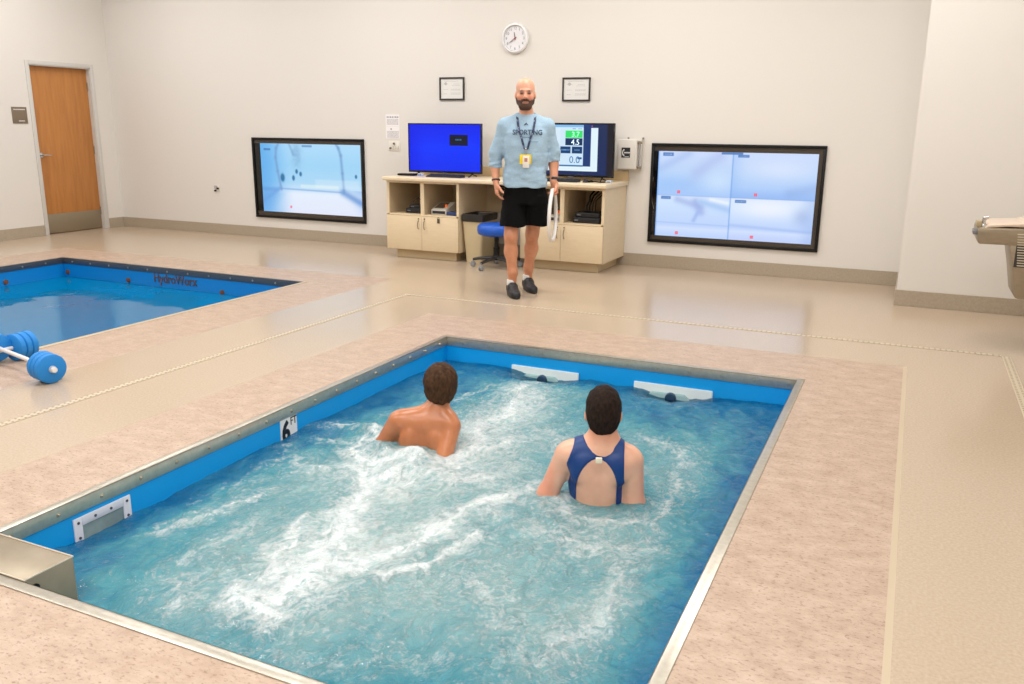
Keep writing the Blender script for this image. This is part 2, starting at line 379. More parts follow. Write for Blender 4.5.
# depth marker
og = (xw, 3.40, -.11)
dm = MB(og).prism([(3.335, -.050), (3.467, -.050), (3.467, -.20), (3.452, -.225), (3.35, -.225), (3.335, -.20)], 'x', xw, xw + .004).build('depth_marker', mat('marker_white', (236, 238, 236), .35))
tag(dm, 'white depth marker plate reading 6 FT on the left pool wall', 'sign')
ink = mat('marker_ink', (16, 24, 34), .45)
text('digit', '6', .155, ink, (xw + .005, 3.343, -.182), FACE_E, dm, og, .001, xs=.82, off=.006)
text('letters', 'FT', .062, ink, (xw + .005, 3.412, -.104), FACE_E, dm, og, .001, xs=.8)

# second pool
org2 = (-6.8, 4.61, 0)
pool2 = empty('therapy_pool', org2, label='calm deep blue pool near the wooden door, behind the foam dumbbells', cat='pool')
basin(P2, -1.35, org2, pool2, liner2_m, -.2)
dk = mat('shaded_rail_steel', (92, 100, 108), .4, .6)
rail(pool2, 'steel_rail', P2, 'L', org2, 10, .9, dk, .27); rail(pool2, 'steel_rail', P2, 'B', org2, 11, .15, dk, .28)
yw2 = P2[3] - .043 + .006
rail(pool2, 'edge_trim', P2, 'R', org2, mface=strip_m)
text('lettering', 'HydroWorx', .135, mat('rusty_letter', (92, 76, 78), .6), (-7.06, yw2 - .004, -.150), FACE_S, pool2, org2, .004, xs=.86, off=.0015)
rust = mat('rusty_bronze', (120, 78, 58), .6, .2)
pr = None
for (x, y, z, n) in [(-8.35, yw2, -.15, 'y'), (-7.43, yw2, -.165, 'y'), (-6.14, yw2, -.185, 'y'), (P2[0] + .037, 5.70, -.16, 'x')]:
    m = MB(); d = Vector((0, -1, 0)) if n == 'y' else Vector((1, 0, 0))
    m.cyl(d * 0, d * .012, .028, .025, n=16).cyl(d * .012, d * .022, .016, .013, n=8)
    m.build('wall_fitting', rust, pool2, loc=(x - org2[0], y - org2[1], z))
MB(org2).box(-8.03, -7.74, yw2 - .012, yw2, -.285, -.215, .004).build('grille', mat('dark_grille', (12, 40, 78), .5), pool2)
MB(org2).box(-6.05, -5.86, yw2 - .012, yw2, -.275, -.225, .004).build('grille', mat('dark_grille'), pool2)

# ------------------------------------------------------------------ water
def seg_dist(X, Y, pts):
    d = np.full(X.shape, 9.0)
    for (ax, ay), (bx, by) in zip(pts, pts[1:]):
        vx, vy = bx - ax, by - ay; t = np.clip(((X - ax) * vx + (Y - ay) * vy) / (vx * vx + vy * vy + 1e-9), 0, 1)
        d = np.minimum(d, np.hypot(X - ax - t * vx, Y - ay - t * vy))
    return d
def grid_mesh(name, X, Y, Z):
    nx, ny = X.shape; V = np.stack([X, Y, Z], -1).reshape(-1, 3)
    I = np.arange(nx * ny).reshape(nx, ny)
    Q = np.stack([I[:-1, :-1], I[1:, :-1], I[1:, 1:], I[:-1, 1:]], -1).reshape(-1, 4)
    return fast_mesh(name, V, Q)
WZ = -.16
x = np.arange(xw + .001, P1[1] - .043 + .005, .0085); y = np.arange(P1[2] + .039, yw, .0085)
X, Y = np.meshgrid(x, y, indexing='ij')
# swirl the coordinates so that streaks wander
wx = X + .22 * (fbm(X * 3, Y * 3, 1.3) - .5) + .14 * (fbm(X * 9, Y * 9, 4.1) - .5); wy = Y + .22 * (fbm(X * 3, Y * 3, 8.3) - .5) + .14 * (fbm(X * 9, Y * 9, 2.1) - .5)
strokes = [  # points, half width, strength
 ([(-2.25, 3.25), (-2.03, 2.88), (-1.95, 2.6), (-1.87, 2.38), (-1.84, 2.18), (-1.89, 2.06), (-1.94, 2.0)], .050, 1.0),
 ([(-1.86, 2.42), (-1.72, 2.36), (-1.6, 2.42), (-1.49, 2.6), (-1.42, 2.79)], .030, .85),
 ([(-1.80, 2.44), (-1.66, 2.69), (-1.57, 2.99), (-1.45, 3.22)], .050, .75),
 ([(-2.02, 2.07), (-1.92, 1.99), (-1.79, 1.96)], .035, .9), ([(-2.12, 2.62), (-2.0, 2.35), (-1.92, 2.15)], .035, .7),
 ([(-1.92, 2.3), (-1.80, 2.12)], .09, .55),
 ([(-2.10, 4.85), (-2.06, 4.5), (-2.0, 4.1), (-1.93, 3.75), (-1.9, 3.4)], .13, .62),
 ([(-2.78, 3.60), (-2.58, 3.70), (-2.4, 3.56)], .07, .75), ([(-2.72, 3.42), (-2.5, 3.45)], .05, .5),
 ([(-2.36, 3.38), (-2.2, 3.30), (-2.04, 3.36), (-1.93, 3.42)], .07, .95), ([(-2.3, 3.2), (-2.1, 3.15), (-1.98, 3.3)], .10, .7),
 ([(-2.47, 3.52), (-2.42, 3.42)], .06, .8), ([(-1.86, 3.6), (-1.80, 3.8)], .09, .6),
 ([(-2.46, 4.29), (-2.34, 4.46), (-2.3, 4.75)], .05, .45), ([(-2.6, 3.95), (-2.5, 4.15)], .06, .35),
 ([(-2.62, 2.30), (-2.56, 2.50), (-2.50, 2.75)], .05, .45), ([(-2.1, 1.93), (-2.28, 2.06)], .05, .40), ([(-2.35, 2.15), (-2.3, 2.45)], .06, .35),
 ([(-1.83, 3.35), (-1.77, 3.71), (-1.74, 3.95)], .10, .45), ([(-1.12, 4.19), (-0.94, 4.12), (-0.79, 3.9)], .06, .40),
 ([(-0.86, 3.7), (-0.78, 3.45), (-.82, 3.2)], .07, .45), ([(-1.42, 3.4), (-1.34, 3.25), (-1.2, 3.18), (-1.0, 3.18), (-.86, 3.25)], .04, .5),
 ([(-1.27, 3.0), (-1.01, 2.98), (-0.77, 3.05)], .06, .38), ([(-2.0, 3.1), (-1.85, 3.25), (-1.62, 3.40)], .07, .55),
 ([(-2.8, 3.25), (-2.6, 3.12), (-2.42, 3.07)], .08, .42), ([(-0.84, 2.9), (-0.78, 2.45), (-0.85, 2.2)], .06, .35),
 ([(-2.75, 2.55), (-2.66, 2.9), (-2.7, 3.2)], .05, .35), ([(-1.6, 4.1), (-1.4, 3.8)], .09, .30),
 ([(-1.31, 4.88), (-1.04, 4.82)], .05, .35), ([(-1.3, 2.5), (-1.1, 2.3), (-.95, 2.1)], .07, .25), ([(-1.75, 1.8), (-1.5, 1.85), (-1.2, 2.05)], .06, .22)]
F = np.zeros(X.shape)
for pts, wd, st in strokes:
    d = seg_dist(wx, wy, pts); F = np.maximum(F, np.maximum(st * .60 * np.exp(-(d / (wd * 1.7)) ** 1.6), st * .92 * np.exp(-(d / (wd * .5)) ** 2)))
def blob(cx, cy, rx, ry): return np.exp(-(((X - cx) / rx) ** 2 + ((Y - cy) / ry) ** 2))
A = .10 + .50 * blob(-1.85, 3.4, .60, .9) + .42 * blob(-1.95, 4.5, .30, .6) + .40 * blob(-1.4, 2.5, .9, .8) + .25 * blob(-1.0, 3.9, .5, .5) + .3 * blob(-2.0, 2.2, .5, .5) + .25 * blob(-.8, 2.6, .35, .7) + .2 * blob(-2.4, 2.9, .5, .5)
A = A + .30 * F + .30 * (fbm(wx * 5, wy * 2.6, 3.0) - .5)
edge = np.minimum(np.minimum(X - x[0], x[-1] - X) / .30, (y[-1] - Y) / .42)
A = np.clip(A, 0, 1) * (.25 + .75 * sstep(0, 1, edge))
# clear patch over the submerged back of the swimmer in the blue suit
clear = np.maximum(blob(-2.12, 5.06, .24, .12), blob(-1.24, 5.06, .25, .12))
clear = np.clip(clear * 1.5, 0, 1)
H = .016 * (fbm(wx * 9, wy * 9, .5) - .5) * 2 + .030 * (fbm(X * 3.1, Y * 3.1, 2.2) - .5) * 2 + .014 * F
rdg = 1 - np.abs(2 * fbm(wx * 7 + 3, wy * 7, 6.6, o=3) - 1)
H = H + .030 * (rdg - .80) * (.4 + F)
H = H + .055 * blob(-2.09, 3.40, .10, .05) + .045 * blob(-2.33, 3.41, .09, .06) + .03 * blob(-2.0, 3.3, .2, .08) + .05 * blob(-2.52, 3.64, .14, .05) - .015 * blob(-1.13, 3.2, .2, .12)
H = H - .030 * blob(-2.87, 2.22, .14, .22) - .022 * blob(-2.87, 3.36, .08, .10) + .016 * blob(-2.76, 3.56, .08, .06)
H = H - .055 * blob(-2.12, 5.08, .19, .13) - .055 * blob(-1.24, 5.08, .20, .13)
H *= (.45 + .55 * sstep(0, .35, np.maximum(edge, 2 * np.maximum(clear, blob(-2.87, 2.22, .14, .3)))))
me = grid_mesh('pool_water', X, Y, WZ + H)
set_col(me, 'foam', np.stack([np.clip(F, 0, 1), A, clear], -1).reshape(-1, 3))
def water_mat(name, deep, pale, foamy):
    m = bpy.data.materials.new(name); m.use_nodes = True; nt = m.node_tree; N = nt.nodes; K = nt.links
    for n in list(N): N.remove(n)
    out = N.new('ShaderNodeOutputMaterial'); tc = N.new('ShaderNodeTexCoord')
    def math_(op, a, b=None, c=None, cl=False):
        n = N.new('ShaderNodeMath'); n.operation = op; n.use_clamp = cl
        for i, v in enumerate((a, b, c)):
            if v is None: continue
            if isinstance(v, (int, float)): n.inputs[i].default_value = v
            else: K.new(v, n.inputs[i])
        return n.outputs[0]
    def noise(sc, det, dist, st=(1, 1, 1), rough=.6):
        mp = N.new('ShaderNodeMapping'); mp.inputs['Scale'].default_value = st; K.new(tc.outputs['Object'], mp.inputs[0])
        n = N.new('ShaderNodeTexNoise'); n.inputs['Scale'].default_value = sc; n.inputs['Detail'].default_value = det; n.inputs['Distortion'].default_value = dist; n.inputs['Roughness'].default_value = rough
        K.new(mp.outputs[0], n.inputs['Vector']); return n.outputs['Fac']
    gl = N.new('ShaderNodeBsdfGlossy'); gl.inputs['Roughness'].default_value = .06 if foamy else .015
    fr = N.new('ShaderNodeFresnel'); fr.inputs['IOR'].default_value = 1.33
    bp = N.new('ShaderNodeBump')
    if foamy:
        at = N.new('ShaderNodeAttribute'); at.attribute_name = 'foam'; sp = N.new('ShaderNodeSeparateColor'); K.new(at.outputs['Color'], sp.inputs[0])
        fo, ae, cl_ = sp.outputs[0], sp.outputs[1], sp.outputs[2]
        n1 = noise(9, 7, 1.6, (1.15, .8, 1), .68); n2 = noise(30, 6, 1.2, (1, .8, 1), .7)
        rid = math_('SUBTRACT', 1.0, math_('ABSOLUTE', math_('SUBTRACT', math_('MULTIPLY', n1, 2.0), 1.0)))       # ridges -> wisps
        rid = math_('POWER', rid, 5.0)
        rid2 = math_('POWER', math_('SUBTRACT', 1.0, math_('ABSOLUTE', math_('SUBTRACT', math_('MULTIPLY', n2, 2.0), 1.0))), 4.0)
        n4 = noise(16, 8, 2.2, (.85, 1.25, 1), .7)
        r4 = math_('POWER', math_('SUBTRACT', 1.0, math_('ABSOLUTE', math_('SUBTRACT', math_('MULTIPLY', n4, 2.0), 1.0))), 3.0)
        wisp = math_('ADD', math_('ADD', math_('MULTIPLY', rid, .36), math_('MULTIPLY', r4, .36)), math_('MULTIPLY', math_('MULTIPLY', math_('SUBTRACT', n2, .32), 2.8, cl=True), .36))
        cov = math_('ADD', math_('MULTIPLY', fo, .80), math_('MULTIPLY', ae, .46))
        f = math_('MULTIPLY', math_('SUBTRACT', math_('ADD', wisp, cov), .98), 1.9, cl=True)
        f = math_('MULTIPLY', f, math_('SUBTRACT', 1.0, math_('MULTIPLY', cl_, .8)))
        ramp = N.new('ShaderNodeValToRGB'); e = ramp.color_ramp.elements
        e[0].position = 0; e[0].color = L3(*deep); e[1].position = 1; e[1].color = L3(*pale)
        k = ramp.color_ramp.elements.new(.30); k.color = L3(84, 168, 184)
        n3 = noise(6, 5, 1.0, (1.2, .7, 1)); aa = math_('ADD', ae, math_('MULTIPLY', math_('SUBTRACT', n3, .5), .55), cl=True)
        K.new(aa, ramp.inputs[0])
        df = N.new('ShaderNodeBsdfDiffuse'); K.new(ramp.outputs[0], df.inputs[0])
        tr = N.new('ShaderNodeBsdfTransparent'); tr.inputs[0].default_value = L3(120, 212, 236)
        op = math_('MULTIPLY', math_('ADD', math_('MULTIPLY', aa, 1.1), .68, cl=True), math_('SUBTRACT', 1.0, math_('MULTIPLY', cl_, .9)))
        m1 = N.new('ShaderNodeMixShader'); tl = N.new('ShaderNodeBsdfTranslucent'); K.new(ramp.outputs[0], tl.inputs[0]); mt = N.new('ShaderNodeMixShader'); mt.inputs[0].default_value = .3; K.new(df.outputs[0], mt.inputs[1]); K.new(tl.outputs[0], mt.inputs[2])
        K.new(op, m1.inputs[0]); K.new(tr.outputs[0], m1.inputs[1]); K.new(mt.outputs[0], m1.inputs[2])
        wd = N.new('ShaderNodeBsdfDiffuse'); wr = N.new('ShaderNodeValToRGB'); wr.color_ramp.elements[0].position = .25; wr.color_ramp.elements[0].color = L3(150, 192, 198); wr.color_ramp.elements[1].position = .62; wr.color_ramp.elements[1].color = L3(222, 232, 234); K.new(wisp, wr.inputs[0]); K.new(wr.outputs[0], wd.inputs[0])
        m2 = N.new('ShaderNodeMixShader'); K.new(f, m2.inputs[0]); K.new(m1.outputs[0], m2.inputs[1]); K.new(wd.outputs[0], m2.inputs[2])
        bp.inputs['Strength'].default_value = .9; bp.inputs['Distance'].default_value = .03
        K.new(math_('ADD', math_('ADD', math_('MULTIPLY', n1, .8), math_('MULTIPLY', n2, .25)), math_('MULTIPLY', f, .12)), bp.inputs['Height'])
        body = m2.outputs[0]; K.new(bp.outputs[0], wd.inputs['Normal']); K.new(bp.outputs[0], df.inputs['Normal'])
    else:
        tr = N.new('ShaderNodeBsdfTransparent'); tr.inputs[0].default_value = L3(150, 215, 240)
        df = N.new('ShaderNodeBsdfDiffuse'); df.inputs[0].default_value = L3(*deep)
        m1 = N.new('ShaderNodeMixShader'); m1.inputs[0].default_value = .75; K.new(tr.outputs[0], m1.inputs[1]); K.new(df.outputs[0], m1.inputs[2])
        body = m1.outputs[0]; bp.inputs['Strength'].default_value = .5; bp.inputs['Distance'].default_value = .012
        K.new(noise(2.2, 2, .6, (1, 1, 1), .4), bp.inputs['Height'])
    K.new(bp.outputs[0], gl.inputs['Normal']); K.new(bp.outputs[0], fr.inputs['Normal'])
    mx = N.new('ShaderNodeMixShader'); K.new(fr.outputs[0], mx.inputs[0]); K.new(body, mx.inputs[1]); K.new(gl.outputs[0], mx.inputs[2])
    K.new(mx.outputs[0], out.inputs[0]); return m
wm = water_mat('foaming_water', (6, 132, 192), (186, 222, 218), True)
me.materials.append(wm)
wo = bpy.data.objects.new('pool_water', me); C.objects.link(wo)
tag(wo, 'churning turquoise water with white foam filling the pool around the two swimmers', 'water', kind='stuff')
x = np.linspace(P2[0] + .037, P2[1] - .037, 80); y = np.linspace(P2[2] + .037, yw2, 80); X2, Y2 = np.meshgrid(x, y, indexing='ij')
me = grid_mesh('pool_water', X2, Y2, -.20 + .004 * (fbm(X2 * 2, Y2 * 2) - .5)); me.materials.append(water_mat('calm_water', (0, 134, 192), (0, 0, 0), False))
w2 = bpy.data.objects.new('pool_water', me); C.objects.link(w2)
tag(w2, 'calm clear blue water in the pool near the door, mirroring the wall', 'water', kind='stuff')
# ================================================================== wall displays
def screen(name, nx, nz, paint, x0, x1, z0, z1, y, parent, org, stre=1.0):
    """flat screen facing -Y; paint(u,v)->sRGB array, u right, v up"""
    u, v = np.meshgrid(np.linspace(0, 1, nx), np.linspace(0, 1, nz), indexing='ij')
    me = grid_mesh(name, x0 + u * (x1 - x0) - org[0], np.full(u.shape, y - org[1]), z0 + v * (z1 - z0) - org[2])
    set_col(me, 'px', lin_np(np.clip(paint(u, v), 0, 255)).reshape(-1, 3))
    m = bpy.data.materials.new('lit_screen'); m.use_nodes = True; nt = m.node_tree; b = nt.nodes['Principled BSDF']
    a = nt.nodes.new('ShaderNodeAttribute'); a.attribute_name = 'px'; b.inputs['Base Color'].default_value = (.01, .01, .01, 1); b.inputs['Roughness'].default_value = .25; b.inputs['Specular IOR Level'].default_value = .2
    nt.links.new(a.outputs['Color'], b.inputs['Emission Color']); b.inputs['Emission Strength'].default_value = stre
    me.materials.append(m)
    o = bpy.data.objects.new(name, me); C.objects.link(o); o.parent = parent; return o
def mixc(img, m, rgb): return img * (1 - m[..., None]) + np.array(rgb, float) * m[..., None]
def inbox(u, v, a, b, c, d, s=.004): return sstep(a - s, a + s, u) * (1 - sstep(b - s, b + s, u)) * sstep(c - s, c + s, v) * (1 - sstep(d - s, d + s, v))
def line2(u, v, p, q, wd, asp=1.7):
    vx, vy = (q[0] - p[0]) * asp, q[1] - p[1]; t = np.clip((((u - p[0]) * asp) * vx + (v - p[1]) * vy) / (vx * vx + vy * vy), 0, 1)
    return np.exp(-(((u - p[0]) * asp - t * vx) ** 2 + (v - p[1] - t * vy) ** 2) / wd ** 2)
def vgrad(v, stops):
    ks = [k for k, _ in stops]; return np.stack([np.interp(v, ks, [c[i] for _, c in stops]) for i in range(3)], -1)
def pool_view(u, v):
    img = vgrad(v, [(0, (226, 232, 250)), (.28, (228, 238, 252)), (.36, (196, 224, 250)), (.45, (172, 216, 246)), (.7, (160, 212, 246)), (1, (176, 220, 250))])
    img = mixc(img, sstep(.35, 0, u) * .75 * (v > -1), (84, 166, 234))
    img = mixc(img, sstep(.32, .26, v) * sstep(.14, -.1, u - (v / .32) * .17) * .8, (108, 170, 232))
    img = mixc(img, sstep(.80, 1.05, u - (.34 - np.minimum(v, .34)) * .35) * .5 * (v < .36), (120, 170, 230))
    img = mixc(img, inbox(u, v, .0, .17, .30, .36, .03) * .5, (84, 140, 210)); img = mixc(img, line2(u, v, (.18, .35), (.80, .33), .012) * .8, (134, 176, 224))
    img = mixc(img, line2(u, v, (.18, .35), (0, .15), .03) * .6, (104, 160, 226)); img = mixc(img, line2(u, v, (.82, .33), (1, .18), .05) * .7, (92, 140, 208))
    for pts in ([(.20, .34), (.17, .6), (.155, .8), (.165, .93), (.19, 1)], [(.83, .33), (.82, .6), (.81, .85), (.79, .95), (.77, 1)]):
        for p, q in zip(pts, pts[1:]): img = mixc(img, line2(u, v, p, q, .022) * .75, (118, 158, 206))
    img = mixc(img, line2(u, v, (.30, 1), (.34, .85), .02) * .5, (120, 160, 206))
    img = mixc(img, np.exp(-(((u - .37) / .05) ** 2 + ((v - .85) / .2) ** 2)) * .45 * fbm(u * 30, v * 20), (80, 120, 170))
    for cx, cy, rx, ry in ((.218, .51, .020, .055), (.33, .51, .013, .035), (.365, .605, .012, .03), (.405, .57, .012, .03), (.95, .56, .010, .025)):
        img = mixc(img, np.clip(1.6 * np.exp(-(((u - cx) / rx) ** 2 + ((v - cy) / ry) ** 2) ** 1.5), 0, 1) * .8, (30, 96, 146))
    img = mixc(img, inbox(u, v, .55, .98, .38, .50, .02) * .3, (232, 244, 252)); img = mixc(img, inbox(u, v, .40, .78, .37, .42, .01) * .5, (232, 246, 240))
    img = mixc(img, inbox(u, v, .035, .105, .90, .93) * .5, (40, 80, 140)); img = mixc(img, inbox(u, v, .43, .53, .955, .985) * .5, (60, 100, 160))
    img = mixc(img, (np.hypot((u - .29) * 1.75, v - .085) < .021) * .8, (250, 110, 140))
    return img
def quad_view(u, v):
    n = fbm(u * 4, v * 3, 2.0)
    a = (u < .485); b = (v > .485)
    img = vgrad(v, [(0, (186, 210, 252)), (.1, (208, 224, 254)), (.14, (190, 212, 252)), (.42, (206, 228, 254)), (.485, (214, 226, 252)), (.486, (166, 200, 250)), (.75, (188, 214, 250)), (1, (204, 220, 252))])
    tl = a & b; tr = (~a) & b; bl = a & ~b; br = ~a & ~b
    img = mixc(img, tl * line2(u, v, (.02, .80), (.20, .98), .05) * .45, (160, 186, 236)); img = mixc(img, tl * line2(u, v, (.26, .76), (.40, .95), .07) * .6, (176, 192, 238)); img = mixc(img, tl * line2(u, v, (.20, .62), (.30, .78), .06) * .4, (176, 196, 240))
    img = mixc(img, tl * np.exp(-(((u - .1) / .16) ** 2 + ((v - .62) / .09) ** 2)) * .5, (150, 194, 248)); img = mixc(img, tl * np.exp(-(((u - .40) / .1) ** 2 + ((v - .66) / .12) ** 2)) * .6, (214, 234, 254))
    img = mixc(img, tr * sstep(.1, -.05, u - .49) * .6, (150, 190, 246)); img = mixc(img, tr * np.exp(-(((u - .78) / .2) ** 2 + ((v - .82) / .12) ** 2)) * .7, (222, 232, 254)); img = mixc(img, tr * sstep(.62, .49, v) * .45, (138, 176, 238)); img = mixc(img, tr * line2(u, v, (.85, .56), (1, .62), .06) * .4, (140, 170, 224))
    img = mixc(img, bl * line2(u, v, (.14, .44), (.30, .36), .04) * .75, (168, 186, 234)); img = mixc(img, bl * line2(u, v, (.26, .42), (.30, .30), .045) * .7, (158, 178, 232)); img = mixc(img, bl * line2(u, v, (.28, .30), (.255, .20), .022) * .8, (160, 184, 238))
    img = mixc(img, bl * line2(u, v, (.30, .42), (.48, .34), .04) * .7, (164, 196, 242)); img = mixc(img, bl * line2(u, v, (.36, .455), (.47, .42), .022) * .7, (244, 248, 255)); img = mixc(img, bl * line2(u, v, (0, .165), (.48, .155), .008) * .6, (160, 192, 240))
    img = mixc(img, br * np.exp(-(((u - .72) / .22) ** 2 + ((v - .38) / .12) ** 2)) * .9, (240, 244, 255)); img = mixc(img, br * line2(u, v, (.49, .17), (1, .13), .018) * .5, (158, 186, 240)); img = mixc(img, br * sstep(.12, .0, v) * .4, (198, 206, 248)); img = mixc(img, br * sstep(.90, 1, u) * .4, (150, 180, 232)); img = mixc(img, br * np.exp(-(((u - .93) / .05) ** 2 + ((v - .30) / .10) ** 2)) * .4, (140, 160, 214))
    img = mixc(img, np.exp(-((u - .485) / .004) ** 2) * .6, (96, 150, 226)); img = mixc(img, np.exp(-((v - .486) / .006) ** 2) * .35, (110, 156, 220))
    img = mixc(img, sstep(.012, 0, u) * .7, (100, 160, 240))
    for x0_, x1_, y0_, y1_ in ((.03, .10, .945, .985), (.41, .545, .975, 1.0), (.515, .585, .945, .975), (.03, .095, .44, .475), (.515, .585, .43, .465)):
        mm = inbox(u, v, x0_, x1_, y0_, y1_); img = mixc(img, mm * .85, (70, 116, 186)); img = mixc(img, inbox(u, v, x0_ + .008, x1_ - .008, y0_ + .012, y1_ - .014, .002) * (np.sin(u * 900) > -.2) * .5, (190, 215, 245))
    for cx, cy in ((.146, .53), (.640, .53), (.146, .042), (.635, .045)):
        img = mixc(img, inbox(u, v, cx - .010, cx + .010, cy - .018, cy + .018, .002) * .9, (250, 96, 118)); img = mixc(img, inbox(u, v, cx - .006, cx + .006, cy - .003, cy + .002, .002) * .6, (250, 190, 200))
    return img
def wall_display(X0, X1, Z0, Z1, sx0, sx1, sz0, sz1, paint, label, nx, nz):
    cx = (X0 + X1) / 2; org = (cx, YB, Z0)
    e = empty('wall_display', org, label=label, cat='screen')
    fw = .030; m = MB(org)
    for a in ((X0, X1, Z0, Z0 + fw), (X0, X1, Z1 - fw, Z1), (X0, X0 + fw, Z0 + fw, Z1 - fw), (X1 - fw, X1, Z0 + fw, Z1 - fw)): m.box(a[0], a[1], YB - .028, YB, a[2], a[3], .004)
    m.build('frame', black_m, e)
    m = MB(org)
    for a in ((X0 + fw, X1 - fw, Z0 + fw, sz0), (X0 + fw, X1 - fw, sz1, Z1 - fw), (X0 + fw, sx0, sz0, sz1), (sx1, X1 - fw, sz0, sz1)):
        m.mi = 1 if a[1] == sx0 else 0
        m.box(a[0], a[1], YB - .012, YB, a[2], a[3])
    m.build('bezel', [bezel_m, blackg_m], e, smooth=0)
    screen('screen', nx, nz, paint, sx0, sx1, sz0, sz1, YB - .010, e, org)
    return e
wall_display(-7.825, -6.095, .262, 1.283, -7.70, -6.150, .345, 1.212, pool_view, 'framed wall screen near the wooden door, showing an empty pool under water', 260, 150)
wd_ = wall_display(-2.508, -.783, .272, 1.297, -2.432, -.852, .345, 1.218, quad_view, 'framed wall screen split into four underwater camera views, right of the phone box', 300, 170)
m = MB((wd_.location)).tube([(-2.475, YB - .014, .95), (-2.485, YB - .016, .85), (-2.478, YB - .016, .7), (-2.455, YB - .015, .62)], .003, n=6)
m.build('cable', mat('grey_cable', (110, 108, 104), .4), wd_)

# ------------------------------------------------------------------ clock
cx, cz = -4.084, 2.376; org = (cx, YB, cz)
ck = empty('wall_clock', org, label='round white wall clock hanging high above the man', cat='clock')
RY = Matrix.Translation((cx, YB, cz)) @ Matrix.Rotation(PI / 2, 4, 'X')
MB(org).lathe([(.02, 0), (.150, 0), (.157, .012), (.157, .03), (.150, .043), (.138, .046), (.132, .036), (.132, .020), (.02, .020)], M=RY, n=48).build('rim', mat('clock_white', (238, 238, 238), .3), ck, smooth=50)
MB(org).cyl((cx, YB - .018, cz), (cx, YB - .023, cz), .133, n=48).build('dial', mat('clock_dial', (226, 224, 226), .5), ck)
m = MB(org); rim2 = mat('clock_ring', (120, 120, 126), .4)
m.tube([(cx + .133 * math.cos(a), YB - .026, cz + .133 * math.sin(a)) for a in [2 * PI * k / 48 for k in range(48)]], .0025, n=6, closed=True).build('inner_ring', rim2, ck)
gm = mat('clock_numeral', (128, 126, 132), .5)
for k in range(1, 13):
    a = PI / 2 - k * PI / 6; text('numeral', str(k), .040, gm, (cx + .104 * math.cos(a), YB - .0235, cz + .104 * math.sin(a) - .014), FACE_S, ck, org, .0005, align='CENTER')
def hand_(n, ang, L, wd, mm, yo):
    d = Vector((math.sin(ang), 0, math.cos(ang))); s_ = Vector((math.cos(ang), 0, -math.sin(ang))) * wd; c = Vector((cx, YB - yo, cz))
    m = MB(org); m.prism([((c - d * .02 - s_).x, (c - d * .02 - s_).z), ((c - d * .02 + s_).x, (c - d * .02 + s_).z), ((c + d * L + s_ * .5).x, (c + d * L + s_ * .5).z), ((c + d * L - s_ * .5).x, (c + d * L - s_ * .5).z)], 'y', c.y - .0015, c.y)
    return m.build(n, mm, ck, smooth=0)
hm = mat('hand_dark', (62, 56, 62), .5)
hand_('hour_hand', math.radians(-9), .062, .0045, hm, .026); hand_('minute_hand', math.radians(236), .088, .0038, hm, .029); hand_('second_hand', math.radians(228), .07, .0015, mat('hand_red', (170, 60, 60), .5), .031)
MB(org).cyl((cx, YB - .022, cz), (cx, YB - .034, cz), .008, n=14).build('hub', mat('hand_red'), ck)

# ------------------------------------------------------------------ framed certificates
def cert(x0, x1, z0, z1, label, seed):
    org = ((x0 + x1) / 2, YB, (z0 + z1) / 2); e = empty('picture_frame', org, label=label, cat='picture frame', group='framed certificates')
    m = MB(org); f = .017
    for a in ((x0, x1, z0, z0 + f), (x0, x1, z1 - f, z1), (x0, x0 + f, z0 + f, z1 - f), (x1 - f, x1, z0 + f, z1 - f)): m.box(a[0], a[1], YB - .02, YB, a[2], a[3], .003)
    m.build('frame', mat('dark_frame', (46, 42, 38), .4), e)
    rr = random.Random(seed); W_ = x1 - x0; H_ = z1 - z0; m = MB(org).box(x0 + f, x1 - f, YB - .008, YB, z0 + f, z1 - f); m.mi = 1
    rows = [(.2, .75, .82, 3), (.16, .36, .70, 0), (.55, .80, .69, 2), (.5, .82, .63, 2), (.16, .34, .46, 2), (.46, .84, .47, 2), (.46, .84, .43, 2), (.16, .30, .27, 2), (.46, .84, .30, 2), (.46, .84, .25, 2)]
    for a, b, z, _ in rows:
        xx = x0 + a * W_
        while xx < x0 + b * W_:
            l = rr.uniform(.006, .02); m.box(xx, min(xx + l, x0 + b * W_), YB - .0086, YB - .008, z0 + z * H_, z0 + (z + .018) * H_); xx += l + .004
    m.cyl((x0 + .25 * W_, YB - .008, z0 + .72 * H_), (x0 + .25 * W_, YB - .009, z0 + .72 * H_), .017, n=16)
    m.build('certificate', [mat('cert_paper', (226, 224, 220), .25), mat('faint_ink', (182, 178, 176), .6)], e, smooth=0)
cert(-5.035, -4.715, 1.735, 1.985, 'black framed certificate on the wall above the solid blue monitor', 1)
cert(-3.525, -3.208, 1.718, 1.962, 'black framed certificate on the wall to the right of the standing man', 2)

# ------------------------------------------------------------------ notices and switch plate
for zt, zb, lab, k in ((1.575, 1.440, 'white printed notice on the wall left of the blue monitor, upper sheet', 4), (1.437, 1.300, 'white printed notice on the wall left of the blue monitor, lower sheet', 7)):
    org = (-5.685, YB, (zt + zb) / 2)
    t = MB(org).box(-5.780, -5.592, YB - .0015, YB, zb, zt).build('notice_sheet', mat('notice_paper', (240, 236, 236), .6), smooth=0); tag(t, lab, 'notice', 'printed notices')
    m = MB(org); rr = random.Random(k); z = zt - .022
    big = True
    while z > zb + .012:
        xx = -5.765 if k == 4 else -5.765 + (.05 if big else 0)
        while xx < -5.605:
            l = rr.uniform(.01, .03) if big else rr.uniform(.006, .02); h = .017 if big else .0045; m.box(xx, min(xx + l, -5.602), YB - .0021, YB - .0015, z - h, z); xx += l + (.01 if big else .004)
            if k == 7 and big: break
        z -= .032 if big else .0115; big = False
    m.build('print', mat('notice_ink', (140, 136, 140), .6), t, smooth=0)
